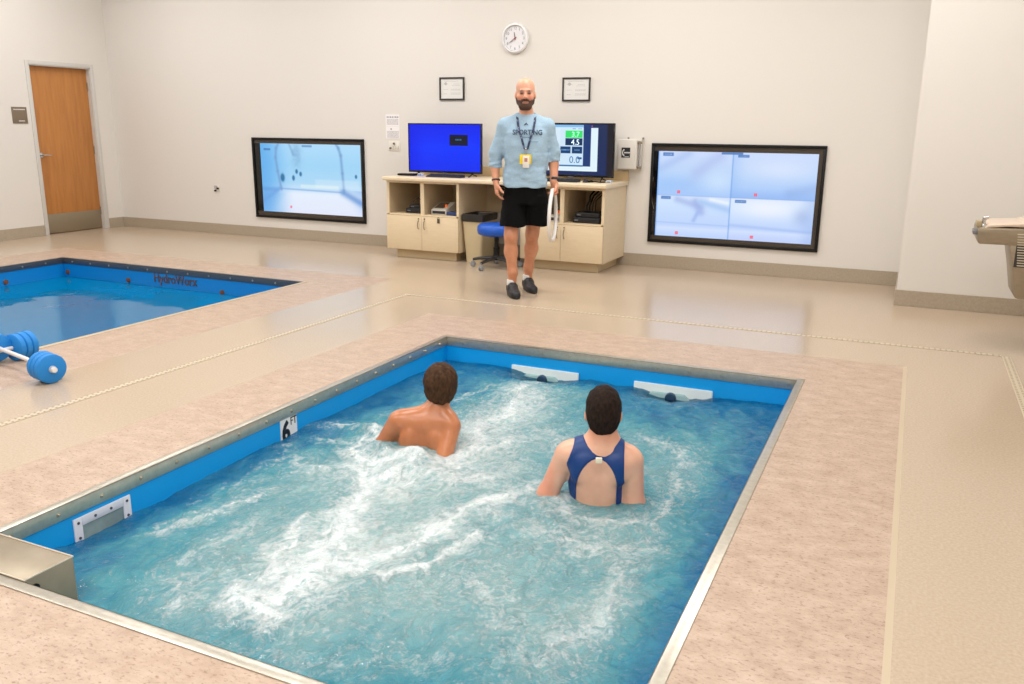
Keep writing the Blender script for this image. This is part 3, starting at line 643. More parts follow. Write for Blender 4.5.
org = (-5.665, YB, 1.21)
t = empty('switch_plate', org, label='small white wall plate with switches and knobs below the printed notices', cat='switch')
MB(org).box(-5.745, -5.585, YB - .007, YB, 1.155, 1.268, .003).build('plate', mat('ivory_plate', (226, 220, 208), .4), t)
m = None
for (a, z) in ((-5.715, 1.185), (-5.665, 1.24)): MB(org).cyl((a, YB - .007, z), (a, YB - .026, z), .013, .011, n=16, bev=.002).build('knob', mat('knob_grey', (104, 100, 96), .4), t)
for a in (-5.68, -5.645, -5.61): MB(org).box(a - .008, a + .008, YB - .014, YB - .007, 1.175, 1.215, .002).build('rocker', mat('rocker_white', (206, 200, 190), .4), t)
# cable outlet
org = (-8.49, YB, .61)
t = empty('cable_outlet', org, label='small white cable outlet with two black plugs between the door and the pool-view screen', cat='outlet')
MB(org).box(-8.535, -8.445, YB - .006, YB, .565, .66, .003).build('plate', mat('outlet_white', (222, 214, 202), .4), t)
MB(org).box(-8.515, -8.475, YB - .03, YB - .006, .60, .645, .004).build('socket_box', mat('socket_lilac', (178, 170, 176), .4), t)
for a, z in ((-8.462, .607), (-8.507, .576)): MB(org).cyl((a, YB - .006, z), (a, YB - .032, z), .0115, .010, n=14).build('plug', black_m, t)

# ------------------------------------------------------------------ phone box
org = (-2.725, YB, 1.18); e = empty('phone_box', org, label='white weatherproof telephone box fixed to the wall beside the right monitor', cat='phone box')
pw = mat('box_white', (214, 209, 200), .4)
MB(org).box(-2.845, -2.605, YB - .085, YB, 1.030, 1.335, .012, seg=3).build('housing', pw, e)
lid = MB(org).box(-2.850, -2.635, YB - .125, YB - .086, 1.025, 1.335, .014, seg=3).build('lid', pw, e)
MB(org).cyl((-2.612, YB - .105, 1.05), (-2.612, YB - .105, 1.315), .009, n=12).build('hinge', chrome_m, e)
for z in (1.05, 1.30): MB(org).box(-2.64, -2.59, YB - .113, YB - .09, z - .014, z + .014, .003).build('hinge_bracket', pewter_m, e)
for a in (-2.76, -2.60): MB(org).cyl((a, YB - .03, 1.33), (a, YB - .03, 1.352), .010, n=12).build('mounting_lug', pewter_m, e)
lb = MB(org).box(-2.800, -2.706, YB - .1265, YB - .125, 1.145, 1.248).build('phone_symbol', mat('symbol_black', (34, 36, 38), .5), lid, smooth=0)
m = MB(org).tube([(-2.770, YB - .128, 1.228), (-2.784, YB - .128, 1.215), (-2.788, YB - .128, 1.197), (-2.784, YB - .128, 1.178), (-2.770, YB - .128, 1.165)], [.008, .0055, .005, .0055, .008], n=8)
m.build('handset_mark', white_m, lb)
m = MB(org)
xx = -2.770
while xx < -2.716: m.box(xx, xx + .007, YB - .1272, YB - .1265, 1.190, 1.203); xx += .009
m.build('letters', white_m, lb, smooth=0)
MB(org).box(-2.765, -2.72, YB - .1272, YB - .1265, 1.152, 1.157).build('underline', white_m, lb, smooth=0)

# ================================================================== desk
YC = 8.17                                                       # front of cabinet bodies
def cabinet(x0, x1, label, keys):
    cx = (x0 + x1) / 2; org = (cx, 8.52, 0); e = empty('cabinet', org, label=label, cat='cabinet', group='desk cabinets')
    t_ = .02; top = .856; bot = .10; ops, opt_ = .498, .836
    m = MB(org)
    m.box(x0, x0 + t_, YC + .02, 8.868, bot, top, .001).box(x1 - t_, x1, YC + .02, 8.868, bot, top, .001).box(x0 + t_, x1 - t_, 8.85, 8.868, bot, top)
    m.box(x0 + t_, x1 - t_, YC + .02, 8.85, bot, bot + .02).box(x0 + t_, x1 - t_, YC + .02, 8.85, opt_, top).box(x0 + t_, x1 - t_, YC + .02, 8.85, ops - .02, ops)
    m.box(cx - .01, cx + .01, YC + .02, 8.85, ops, opt_)
    m.build('carcass', lamin_m, e, smooth=0)
    m = MB(org)
    for a in ((x0, x0 + .028, ops - .004, top), (x1 - .028, x1, ops - .004, top), (cx - .022, cx + .022, ops, opt_), (x0 + .028, x1 - .028, opt_, top), (x0 + .028, x1 - .028, ops - .018, ops)): m.box(a[0], a[1], YC + .004, YC + .022, a[2], a[3], .001)
    m.box(x0 - .002, x0 + .0005, YC + .004, 8.868, bot, top).box(x1 - .0005, x1 + .002, YC + .004, 8.868, bot, top)
    m.build('face_frame', lam_m, e, smooth=0)
    MB(org).box(x0 + .07, x1 - .07, YC + .075, 8.86, 0, .099, .002).build('plinth', mat('plinth_laminate', (206, 184, 146), .5), e, smooth=0)
    for a, b, hx in ((x0 + .001, cx - .0015, cx - .038), (cx + .0015, x1 - .001, cx + .038)):
        d = MB(org).box(a, b, YC - .016, YC + .003, bot + .004, ops - .020, .002).build('door', lam_m, e)
        m = MB(org).tube([(hx, YC - .016, .43), (hx, YC - .034, .424), (hx, YC - .042, .385), (hx, YC - .034, .346), (hx, YC - .016, .340)], .0048, n=8)
        m.build('handle', pewter_m, d)
        MB(org).cyl((hx, YC - .016, .452), (hx, YC - .021, .452), .009, n=14).build('lock', pewter_m, d)
    return e
cabinet(-5.33, -4.42, 'cream cabinet with two doors and open cubbies under the blue monitor', True)
cabinet(-3.68, -2.77, 'cream cabinet with two doors and open cubbies behind the man, below the phone box', False)
org = (-4.05, 8.5, .86)
e = empty('worktop', org, label='cream laminate worktop spanning both cabinets against the back wall', cat='worktop')
m = MB(org).prism([(YC - .045, .868), (YC - .045, .892), (YC - .037, .90), (8.868, .90), (8.868, .858), (YC - .037, .858)], 'x', -5.355, -2.745, .002)
m.build('top', mat('worktop_cream', (226, 208, 176), .4), e)
MB(org).box(-5.355, -2.745, 8.852, 8.872, .90, 1.005, .003).build('backsplash', mat('splash_tan', (214, 188, 146), .5), e)
MB(org).box(-4.42, -3.68, 8.84, 8.86, .50, .857).build('modesty_panel', lamin_m, e, smooth=0)
# keys hanging from the left cabinet
org = (-4.66, YC - .02, .47); t = empty('keyring', org, label='small bunch of keys hanging at the left cabinet door below the right cubby', cat='keys')
for k, a in enumerate((-.010, .004, .015)): MB(org).box(-4.66 + a - .004, -4.66 + a + .004, YC - .024 - k * .002, YC - .022 - k * .002, .415, .462, .0008).build('key', mat('key_dark', (40, 38, 36), .4, .6), t)
MB(org).tube([(-4.66 + .012 * math.cos(a), YC - .022, .467 + .012 * math.sin(a)) for a in [2 * PI * k / 14 for k in range(14)]], .002, n=6, closed=True).build('ring', mat('key_dark'), t)

# ------------------------------------------------------------------ monitors
def monitor(x0, x1, z0, z1, y, paint, label, nx, nz):
    cx = (x0 + x1) / 2; org = (cx, y, .90); e = empty('monitor', org, label=label, cat='monitor', group='monitors on the desk')
    b = .013
    m = MB(org).box(x0, x1, y + .002, y + .03, z0, z1, .004).box(cx - .25, cx + .25, y + .03, y + .07, z0 + .06, z1 - .12, .012)
    m.build('housing', black_m, e)
    m = MB(org)
    for a in ((x0, x1, z0, z0 + .022), (x0, x1, z1 - b, z1), (x0, x0 + b, z0 + .022, z1 - b), (x1 - b, x1, z0 + .022, z1 - b)): m.box(a[0], a[1], y - .005, y + .003, a[2], a[3], .0015)
    m.build('bezel', blackg_m, e)
    screen('screen', nx, nz, paint, x0 + b, x1 - b, z0 + .022, z1 - b, y - .001, e, org)
    for s_ in (-1, 1):
        fxx = cx + s_ * (x1 - x0) * .37
        MB(org).tube([(fxx, y + .012, z0 + .004), (fxx, y - .005, z0 - .012), (fxx + s_ * .015, y - .09, .907), (fxx + s_ * .02, y - .12, .906)], [.008, .007, .006, .005], n=8).tube([(fxx, y + .02, z0), (fxx, y + .03, z0 - .012), (fxx + s_ * .01, y + .10, .906)], .006, n=8).build('foot', black_m, e)
    MB(org).box(cx - .03, cx + .03, y - .008, y, z0 - .008, z0 + .004, .002).build('badge', mat('badge_grey', (90, 90, 94), .3), e)
    return e
def blue_paint(u, v):
    img = vgrad(v, [(0, (0, 44, 240)), (.5, (0, 52, 255)), (1, (0, 34, 236))]); img = mixc(img, sstep(.25, 0, u) * .5, (0, 22, 226))
    img = mixc(img, inbox(u, v, .575, .825, .555, .785), (12, 16, 40)); img = mixc(img, inbox(u, v, .655, .74, .665, .695, .004) * (np.sin(u * 420) > -.5) * .8, (60, 140, 200))
    return img
def app_paint(u, v):
    u = u / 1.10
    img = vgrad(v, [(0, (20, 40, 90)), (1, (26, 44, 88))])
    img = mixc(img, sstep(.83, .86, u), (26, 22, 34))
    img = mixc(img, inbox(u, v, .04, .745, .075, .93, .003), (226, 244, 252)); img = mixc(img, inbox(u, v, .615, .655, .075, .93, .003) * .0, (0, 0, 0))
    img = mixc(img, inbox(u, v, .585, .668, .17, 1, .003), (22, 56, 116)); img = mixc(img, inbox(u, v, .0, .585, .195, .985, .003), (208, 232, 248))
    img = mixc(img, inbox(u, v, 0, .585, .94, .985, .004), (130, 190, 240)); img = mixc(img, inbox(u, v, 0, .585, .165, .195, .003), (46, 110, 168)); img = mixc(img, inbox(u, v, .0, .33, .62, .93, .01) * .5, (226, 240, 252))
    for k, (a, b, c, d, col) in enumerate(((.385, .575, .735, .875, (56, 226, 110)), (.385, .575, .585, .725, (12, 48, 92)), (.33, .445, .425, .56, (10, 62, 120)), (.46, .575, .425, .56, (10, 58, 112)), (.14, .315, .425, .56, (110, 240, 170)))): img = mixc(img, inbox(u, v, a, b, c, d, .003), col)
    for a, b, c, d, col in ((.34, .435, .48, .505, (150, 196, 226)), (.49, .545, .48, .505, (150, 196, 226)), (.46, .50, .90, .925, (120, 160, 200)), (.525, .565, .90, .925, (120, 160, 200)), (.06, .08, .3, .36, (60, 140, 190))): img = mixc(img, inbox(u, v, a, b, c, d, .002) * (np.sin(u * 500) > -.3) * .8, col)
    img = mixc(img, inbox(u, v, .525, .57, .315, .35, .006), (16, 60, 120)); img = mixc(img, inbox(u, v, .67, .685, .955, .975, .003), (190, 90, 170))
    return img
m1_ = monitor(-5.268, -4.335, .935, 1.477, 8.55, blue_paint, 'black monitor on the desk showing a plain blue screen with a small black box', 180, 110)
m2_ = monitor(-3.748, -2.815, .942, 1.492, 8.55, app_paint, 'black monitor on the desk behind the man, showing a program with green and dark boxes', 300, 180)
lt = mat('screen_text', (150, 250, 190), .5, emit=1.0); ld = mat('screen_text_blue', (196, 222, 240), .5, emit=1.0); lk = mat('screen_text_dark', (20, 84, 140), .5, emit=.9)
og = tuple(m2_.location)
xa = lambda u: -3.748 + .013 + u * (.933 - .026); za = lambda v: .942 + .022 + v * (.55 - .035)
text('digits', '3.7', .072, lt, (xa(.50), 8.546, za(.755)), FACE_S, m2_, og, .0004)
text('digits', '4.5', .078, ld, (xa(.495), 8.546, za(.598)), FACE_S, m2_, og, .0004)
text('digits', '0', .10, lk, (xa(.30), 8.546, za(.235)), FACE_S, m2_, og, .0004)
text('digits', '0.0', .10, lk, (xa(.475), 8.546, za(.235)), FACE_S, m2_, og, .0004)

# ------------------------------------------------------------------ things on the worktop
org = (-5.20, 8.42, .901)
t = MB(org).box(-5.31, -5.10, 8.36, 8.47, .901, .925, .009).build('tablet', black_m); tag(t, 'flat black device lying at the left end of the worktop', 'device')
MB(org).box(-5.29, -5.13, 8.375, 8.455, .9255, .9265).build('glass', blackg_m, t, smooth=0)
t = MB((-5.03, 8.42, .901)).box(-5.06, -5.00, 8.39, 8.44, .901, .928, .004).build('adapter_box', mat('adapter_white', (206, 214, 226), .4)); tag(t, 'tiny white box on the worktop below the left edge of the blue monitor', 'box')
MB((-5.03, 8.42, .901)).box(-5.052, -5.008, 8.3885, 8.3905, .907, .922).build('label', mat('box_blue', (70, 96, 170), .5), t, smooth=0)
def keyboard(x0, x1, y0, y1, label):
    cx, cy = (x0 + x1) / 2, (y0 + y1) / 2; org = (cx, cy, .901); e = empty('keyboard', org, label=label, cat='keyboard', group='keyboards on the desk')
    MB(org).prism([(y0, .901), (y0, .914), (y1, .928), (y1, .901)], 'x', x0, x1, .003).build('case', mat('keyboard_black', (30, 32, 40), .5), e)
    m = MB(org)
    for r in range(5):
        for c in range(16):
            a = x0 + .012 + c * (x1 - x0 - .024) / 16; y_ = y0 + .012 + r * (y1 - y0 - .02) / 5; z = .914 + (y_ - y0) / (y1 - y0) * .014
            m.box(a, a + (x1 - x0 - .024) / 16 - .003, y_, y_ + .019, z, z + .006)
    m.build('keycaps', mat('key_grey', (44, 46, 54), .5), e, smooth=0)
keyboard(-4.90, -4.47, 8.30, 8.42, 'black keyboard on the worktop in front of the blue monitor')
keyboard(-3.56, -3.12, 8.30, 8.42, 'black keyboard on the worktop behind the standing man')
t = MB((-3.05, 8.38, .901)).sph((-3.05, 8.38, .902), .05, (.62, 1.0, .62)).build('computer_mouse', mat('mouse_black', (34, 34, 38), .4)); tag(t, 'black computer mouse beside the keyboard behind the man', 'mouse')
MB((-3.05, 8.38, .901)).cyl((-3.054, 8.348, .929), (-3.046, 8.348, .929), .008, n=12).build('scroll_wheel', mat('key_grey'), t)
org = (-2.94, 8.40, .901)
t = MB(org).tube([(-3.02 + .03 * math.sin(k * 1.1), 8.40 + .035 * math.cos(k * 1.7), .906 + .006 * (k % 3)) for k in range(10)] + [(-2.97, 8.44, .908), (-2.93, 8.41, .907), (-2.90, 8.38, .907), (-2.87, 8.42, .906), (-2.84, 8.48, .907)], .006, n=8)
t = t.build('cable_coil', black_m); tag(t, 'tangled black cable lying under the right end of the right monitor', 'cable')
t = MB((-2.80, 8.40, .901)).box(-2.835, -2.775, 8.375, 8.425, .901, .926, .004).build('adapter_box', mat('adapter_white')); tag(t, 'tiny white box at the right end of the worktop', 'box')
MB((-2.80, 8.40, .901)).box(-2.827, -2.783, 8.3735, 8.3755, .906, .920).build('label', mat('box_grey', (130, 134, 140), .5), t, smooth=0)
# cables dropping behind the desk in the knee space
for pts, lab in (([(-4.28, 8.83, .80), (-4.05, 8.80, .70), (-3.92, 8.80, .52), (-3.82, 8.80, .36)], 'thin black cable hanging in the knee space above the waste bin'),
                 ([(-4.38, 8.78, .84), (-4.20, 8.76, .80), (-4.02, 8.78, .77), (-3.84, 8.80, .80)], 'black cable bundle running below the worktop behind the waste bin')):
    t = MB(pts[0]).tube(pts, .008, n=8).build('cable', black_m); tag(t, lab, 'cable')
# boxes in the cubbies
def router(x0, x1, y0, y1, z0, h, label, arch=True):
    cx, cy = (x0 + x1) / 2, (y0 + y1) / 2; org = (cx, cy, z0); e = empty('network_device', org, label=label, cat='electronics')
    MB(org).box(x0, x1, y0, y1, z0, z0 + h, .006).build('case', mat('device_black', (26, 27, 30), .45), e)
    MB(org).box(x0 + .02, x0 + .06, y0 - .001, y0 + .001, z0 + h * .4, z0 + h * .6).build('indicator', mat('indicator_grey', (120, 124, 130), .4), e, smooth=0)
    if arch:
        MB(org).tube([(cx - .07, cy, z0 + h), (cx - .06, cy + .02, z0 + h + .07), (cx - .01, cy + .03, z0 + h + .11), (cx + .05, cy + .03, z0 + h + .07), (cx + .06, cy + .02, z0 + h)], .005, n=8).build('cable', mat('cable_grey_dark', (60, 58, 56), .5), e)
    return e
router(-5.14, -4.93, 8.26, 8.42, .4985, .055, 'black network device with a looped cable in the far left cubby')
t = router(-5.10, -4.93, 8.27, 8.40, .554, .035, 'small black adapter stacked on the network device in the far left cubby', False)
def tester(x0, x1, y0, y1, z0, label):
    cx, cy = (x0 + x1) / 2, (y0 + y1) / 2; org = (cx, cy, z0); e = empty('control_unit', org, label=label, cat='electronics', group='white control units in the cubbies')
    MB(org).prism([(y0, z0), (y0, z0 + .055), (y1, z0 + .125), (y1, z0)], 'x', x0, x1, .005).build('case', mat('unit_white', (206, 200, 188), .4), e)
    MB(org).box(x0 + .015, x1 - .015, y0 - .002, y0 + .001, z0 + .012, z0 + .042).build('dark_panel', mat('unit_dark', (40, 42, 48), .4), e, smooth=0)
    n_ = Vector((0, -.07, .23)).normalized() if False else None
    MB(org).prism([(y0 + .04, z0 + .0705), (y1 - .03, z0 + .118), (y1 - .03, z0 + .122), (y0 + .04, z0 + .0745)], 'x', x0 + .02, x1 - .06).build('top_panel', mat('unit_brown', (96, 84, 70), .5), e, smooth=0)
    MB(org).cyl((x1 - .05, y0 + .09, z0 + .08), (x1 - .05, y0 + .085, z0 + .107), .015, .011, n=14).build('orange_light', mat('orange_lens', (255, 110, 30), .4, emit=.3), e)
    return e
tester(-4.80, -4.61, 8.24, 8.46, .4985, 'white control unit with an orange light in the cubby under the blue monitor')
tester(-3.47, -3.27, 8.24, 8.46, .4985, 'white control unit with an orange light in the cubby behind the white hoop')
t = MB((-4.54, 8.28, .4985)).box(-4.60, -4.47, 8.22, 8.33, .4985, .535, .006).build('small_pouch', mat('pouch_blue', (44, 62, 110), .6)); tag(t, 'small dark blue item beside the control unit in the left cabinet', 'box')
for z, h, lab in ((.4985, .056, 'black recorder box at the bottom of the right cubby'), (.556, .048, 'black recorder box stacked on another in the right cubby')):
    router(-3.13 + (z > .5) * .02, -2.84 - (z > .5) * .01, 8.24 + (z > .5) * .02, 8.50, z, h, lab, False)
org = (-2.98, 8.45, .606)
m = MB(org)
for k in range(4):
    m.tube([(-3.04 + .03 * k, 8.42, .607), (-3.05 + .032 * k, 8.44, .66), (-3.03 + .02 * k, 8.46 + .01 * k, .71), (-3.045 + .04 * k, 8.52, .76), (-3.03 + .05 * k, 8.6, .80)], .0085 if k < 2 else .005, n=8)
t = m.build('cable_bundle', black_m); tag(t, 'bundle of black cables rising from the recorders in the right cubby', 'cable')

# ------------------------------------------------------------------ waste bin
org = (-4.275, 8.39, 0); e = empty('waste_bin', org, label='beige waste bin with a black liner in the knee space of the desk', cat='bin')
t_ = bmesh.new(); prof = [(.0, .098, .15), (.47, .125, .185), (.52, .130, .19), (.52, .122, .182), (.05, .09, .142)]
rings = []
def rrect(a, b, z, r=.03, n=4):
    o = []
    for sx, sy, s0 in ((1, 1, 0), (-1, 1, 1), (-1, -1, 2), (1, -1, 3)):
        for k in range(n + 1):
            an = s0 * PI / 2 + k * PI / 2 / n; o.append((sx * (a - r) + r * math.cos(an), sy * (b - r) + r * math.sin(an), z))
    return o
def ringmesh(m, secs):
    t = bmesh.new(); R_ = [[t.verts.new(p) for p in s_] for s_ in secs]; n = len(R_[0])
    for A_, B_ in zip(R_, R_[1:]):
        for k in range(n): t.faces.new((A_[k], A_[(k + 1) % n], B_[(k + 1) % n], B_[k]))
    t.faces.new(R_[0][::-1]); t.faces.new(R_[-1]); bmesh.ops.recalc_face_normals(t, faces=t.faces[:]); return m._add(t)
m = MB(); ringmesh(m, [rrect(a, b, z) for z, a, b in prof]); m.build('bin_body', mat('bin_beige', (206, 188, 150), .5), e)
rl = random.Random(4); secs = []
for z, g in ((.455, .006), (.475, .009), (.50, .008), (.523, .007), (.528, 0), (.50, -.014), (.42, -.02)):
    secs.append([(x_ * (1 + g / .12) + rl.uniform(-.002, .002), y_ * (1 + g / .18) + rl.uniform(-.002, .002), zz + (rl.uniform(-.010, .010) if z < .46 else 0)) for x_, y_, zz in rrect(.126, .187, z)])
m = MB(); ringmesh(m, secs); m.build('liner', mat('liner_black', (40, 36, 32), .35, bump=(30, .6, .01)), e)

# ------------------------------------------------------------------ rolling stool
org = (-3.90, 8.04, 0); e = empty('rolling_stool', org, label='rolling stool with a blue cushion in the knee space behind the man', cat='stool')
e.rotation_euler = (0, 0, .25)
MB().lathe([(.02, .345), (.16, .345), (.195, .36), (.205, .395), (.20, .44), (.175, .462), (.10, .470), (.02, .470)], n=36).build('seat', mat('blue_vinyl', (18, 86, 190), .35), e, smooth=60)
MB().cyl((0, 0, .10), (0, 0, .35), .022).cyl((0, 0, .10), (0, 0, .22), .032).build('gas_lift', black_m, e)
MB().lathe([(.02, .085), (.045, .085), (.045, .115), (.03, .14), (.02, .14)]).build('hub', black_m, e)
bs = None
for k in range(5):
    a = 2 * PI * k / 5 + .5
    if bs is None:
        b0 = MB().tube([(0.03, 0, .105), (.15, 0, .098), (.262, 0, .078)], [.022, .018, .014], n=8).build('base_arm', mat('base_plastic', (46, 44, 44), .4), e)
        c0 = MB().cyl((.262, -.018, .028), (.262, -.006, .028), .027, n=18, bev=.003).cyl((.262, .006, .028), (.262, .018, .028), .027, n=18, bev=.003).cyl((.262, 0, .028), (.262, 0, .082), .006).box(.24, .284, -.005, .005, .025, .058, .003).build('castor', mat('castor_grey', (142, 142, 144), .35), b0)
        bs = (b0, c0)
    else:
        b0 = bs[0].copy(); b0.parent = e; C.objects.link(b0); c0 = bs[1].copy(); c0.parent = b0; C.objects.link(c0)
    b0.rotation_euler = (0, 0, a)

# ------------------------------------------------------------------ drinking fountain (on the right wall, seen from its side)
FY0, FY1 = 6.5, 6.96; org = (.72, 6.73, .3)
e = empty('drinking_fountain', org, label='stainless steel drinking fountain with side louvres on the right wall', cat='drinking fountain')
fs = mat('fountain_steel', (160, 146, 124), .38, .5, noise=(14, (148, 134, 112), (1, 1, 4), .3, .7))
MB(org).prism([(.435, .822), (.428, .80), (.436, .726), (.448, .716), (1.008, .722), (1.008, .84)], 'y', FY0, FY1, .004).build('basin_box', fs, e)
body = MB(org).prism([(.626, .718), (.662, .56), (.70, .37), (.72, .362), (1.008, .362), (1.008, .718)], 'y', FY0 + .004, FY1 - .004, .004).build('cabinet_body', fs, e)
m = MB(org)
for k in range(13):
    z = .585 + k * .0172; xs_ = .650 + (0.803 - z) * .11
    m.prism([(FY0 + .003, z), (FY0 - .004, z - .002), (FY0 - .004, z + .002), (FY0 + .003, z + .007)], 'x', xs_ + .01, .98)
lv = m.build('louvre_fins', mat('louvre_steel', (206, 194, 172), .35, .4), body, smooth=0)
MB(org).box(.665, .985, FY0 + .001, FY0 + .0035, .575, .805).build('louvre_recess', mat('recess_dark', (58, 52, 46), .7), body, smooth=0)
MB(org).prism([(.47, .822), (.49, .848), (.68, .862), (.70, .872), (1.008, .885), (1.008, .838), (.60, .838)], 'y', FY0 + .012, FY1 - .012, .004).build('backsplash_tray', mat('tray_bright', (226, 206, 186), .3, .2), e)
m = MB(org).cyl((.462, 6.58, .82), (.462, 6.58, .845), .022, .018, n=16, bev=.003).tube([(.462, 6.58, .845), (.460, 6.58, .868), (.470, 6.58, .885), (.487, 6.58, .888)], [.013, .013, .014, .012], n=12).sph((.466, 6.58, .882), .016)
m.build('bubbler', chrome_m, e)
MB(org).box(.418, .45, FY0 + .06, FY0 + .16, .822, .862, .005).build('bubbler_guard', mat('guard_tan', (176, 158, 122), .5), e)
MB(org).box(.402, .434, FY0 + .02, FY0 + .15, .775, .806, .005).build('push_bar', mat('push_grey', (128, 128, 130), .4, .3), e)

# ------------------------------------------------------------------ foam dumbbells
fb = mat('foam_blue', (26, 132, 212), .6, bump=(160, .25, .003)); pv = mat('pvc_white', (232, 228, 224), .3)
def dumbbell(p, d, L, label, tilt=0):
    """p = outer end of the near stack; d = direction of the bar; L length"""
    e = empty('foam_dumbbell', p, label=label, cat='dumbbell', group='blue foam dumbbells'); d = Vector(d).normalized()
    q = d.to_track_quat('Z', 'Y'); e.rotation_mode = 'QUATERNION'; e.rotation_quaternion = q
    MB().cyl((0, 0, 0), (0, 0, L), .0125, n=16, bev=.002).build('bar', pv, e)
    def stack(z0, s_):
        for k in range(3):
            a = z0 + s_ * (.030 + k * .043)
            MB().lathe([(.02, a), (.074, a), (.084, a + s_ * .006), (.085, a + s_ * .036), (.077, a + s_ * .042), (.02, a + s_ * .042)], n=36).build('foam_disc', fb, e, smooth=50)
        MB().cyl((0, 0, z0 + s_ * .020), (0, 0, z0 + s_ * .031), .021, n=20, bev=.002).build('washer', mat('washer_grey', (176, 186, 200), .4), e)
        MB().cyl((0, 0, z0 + s_ * -.002), (0, 0, z0 + s_ * .022), .0155, n=18, bev=.002).build('end_cap', pv, e)
    stack(0, 1); stack(L, -1)
    return e
dumbbell((-4.305, 3.135, .086), (-.79, .165, .018), .86, 'blue foam dumbbell with a white bar nearest the big pool')
dumbbell((-4.985, 3.515, .086), (.03, -1, 0), .68, 'blue foam dumbbell lying behind the other one at the edge of the calm pool')
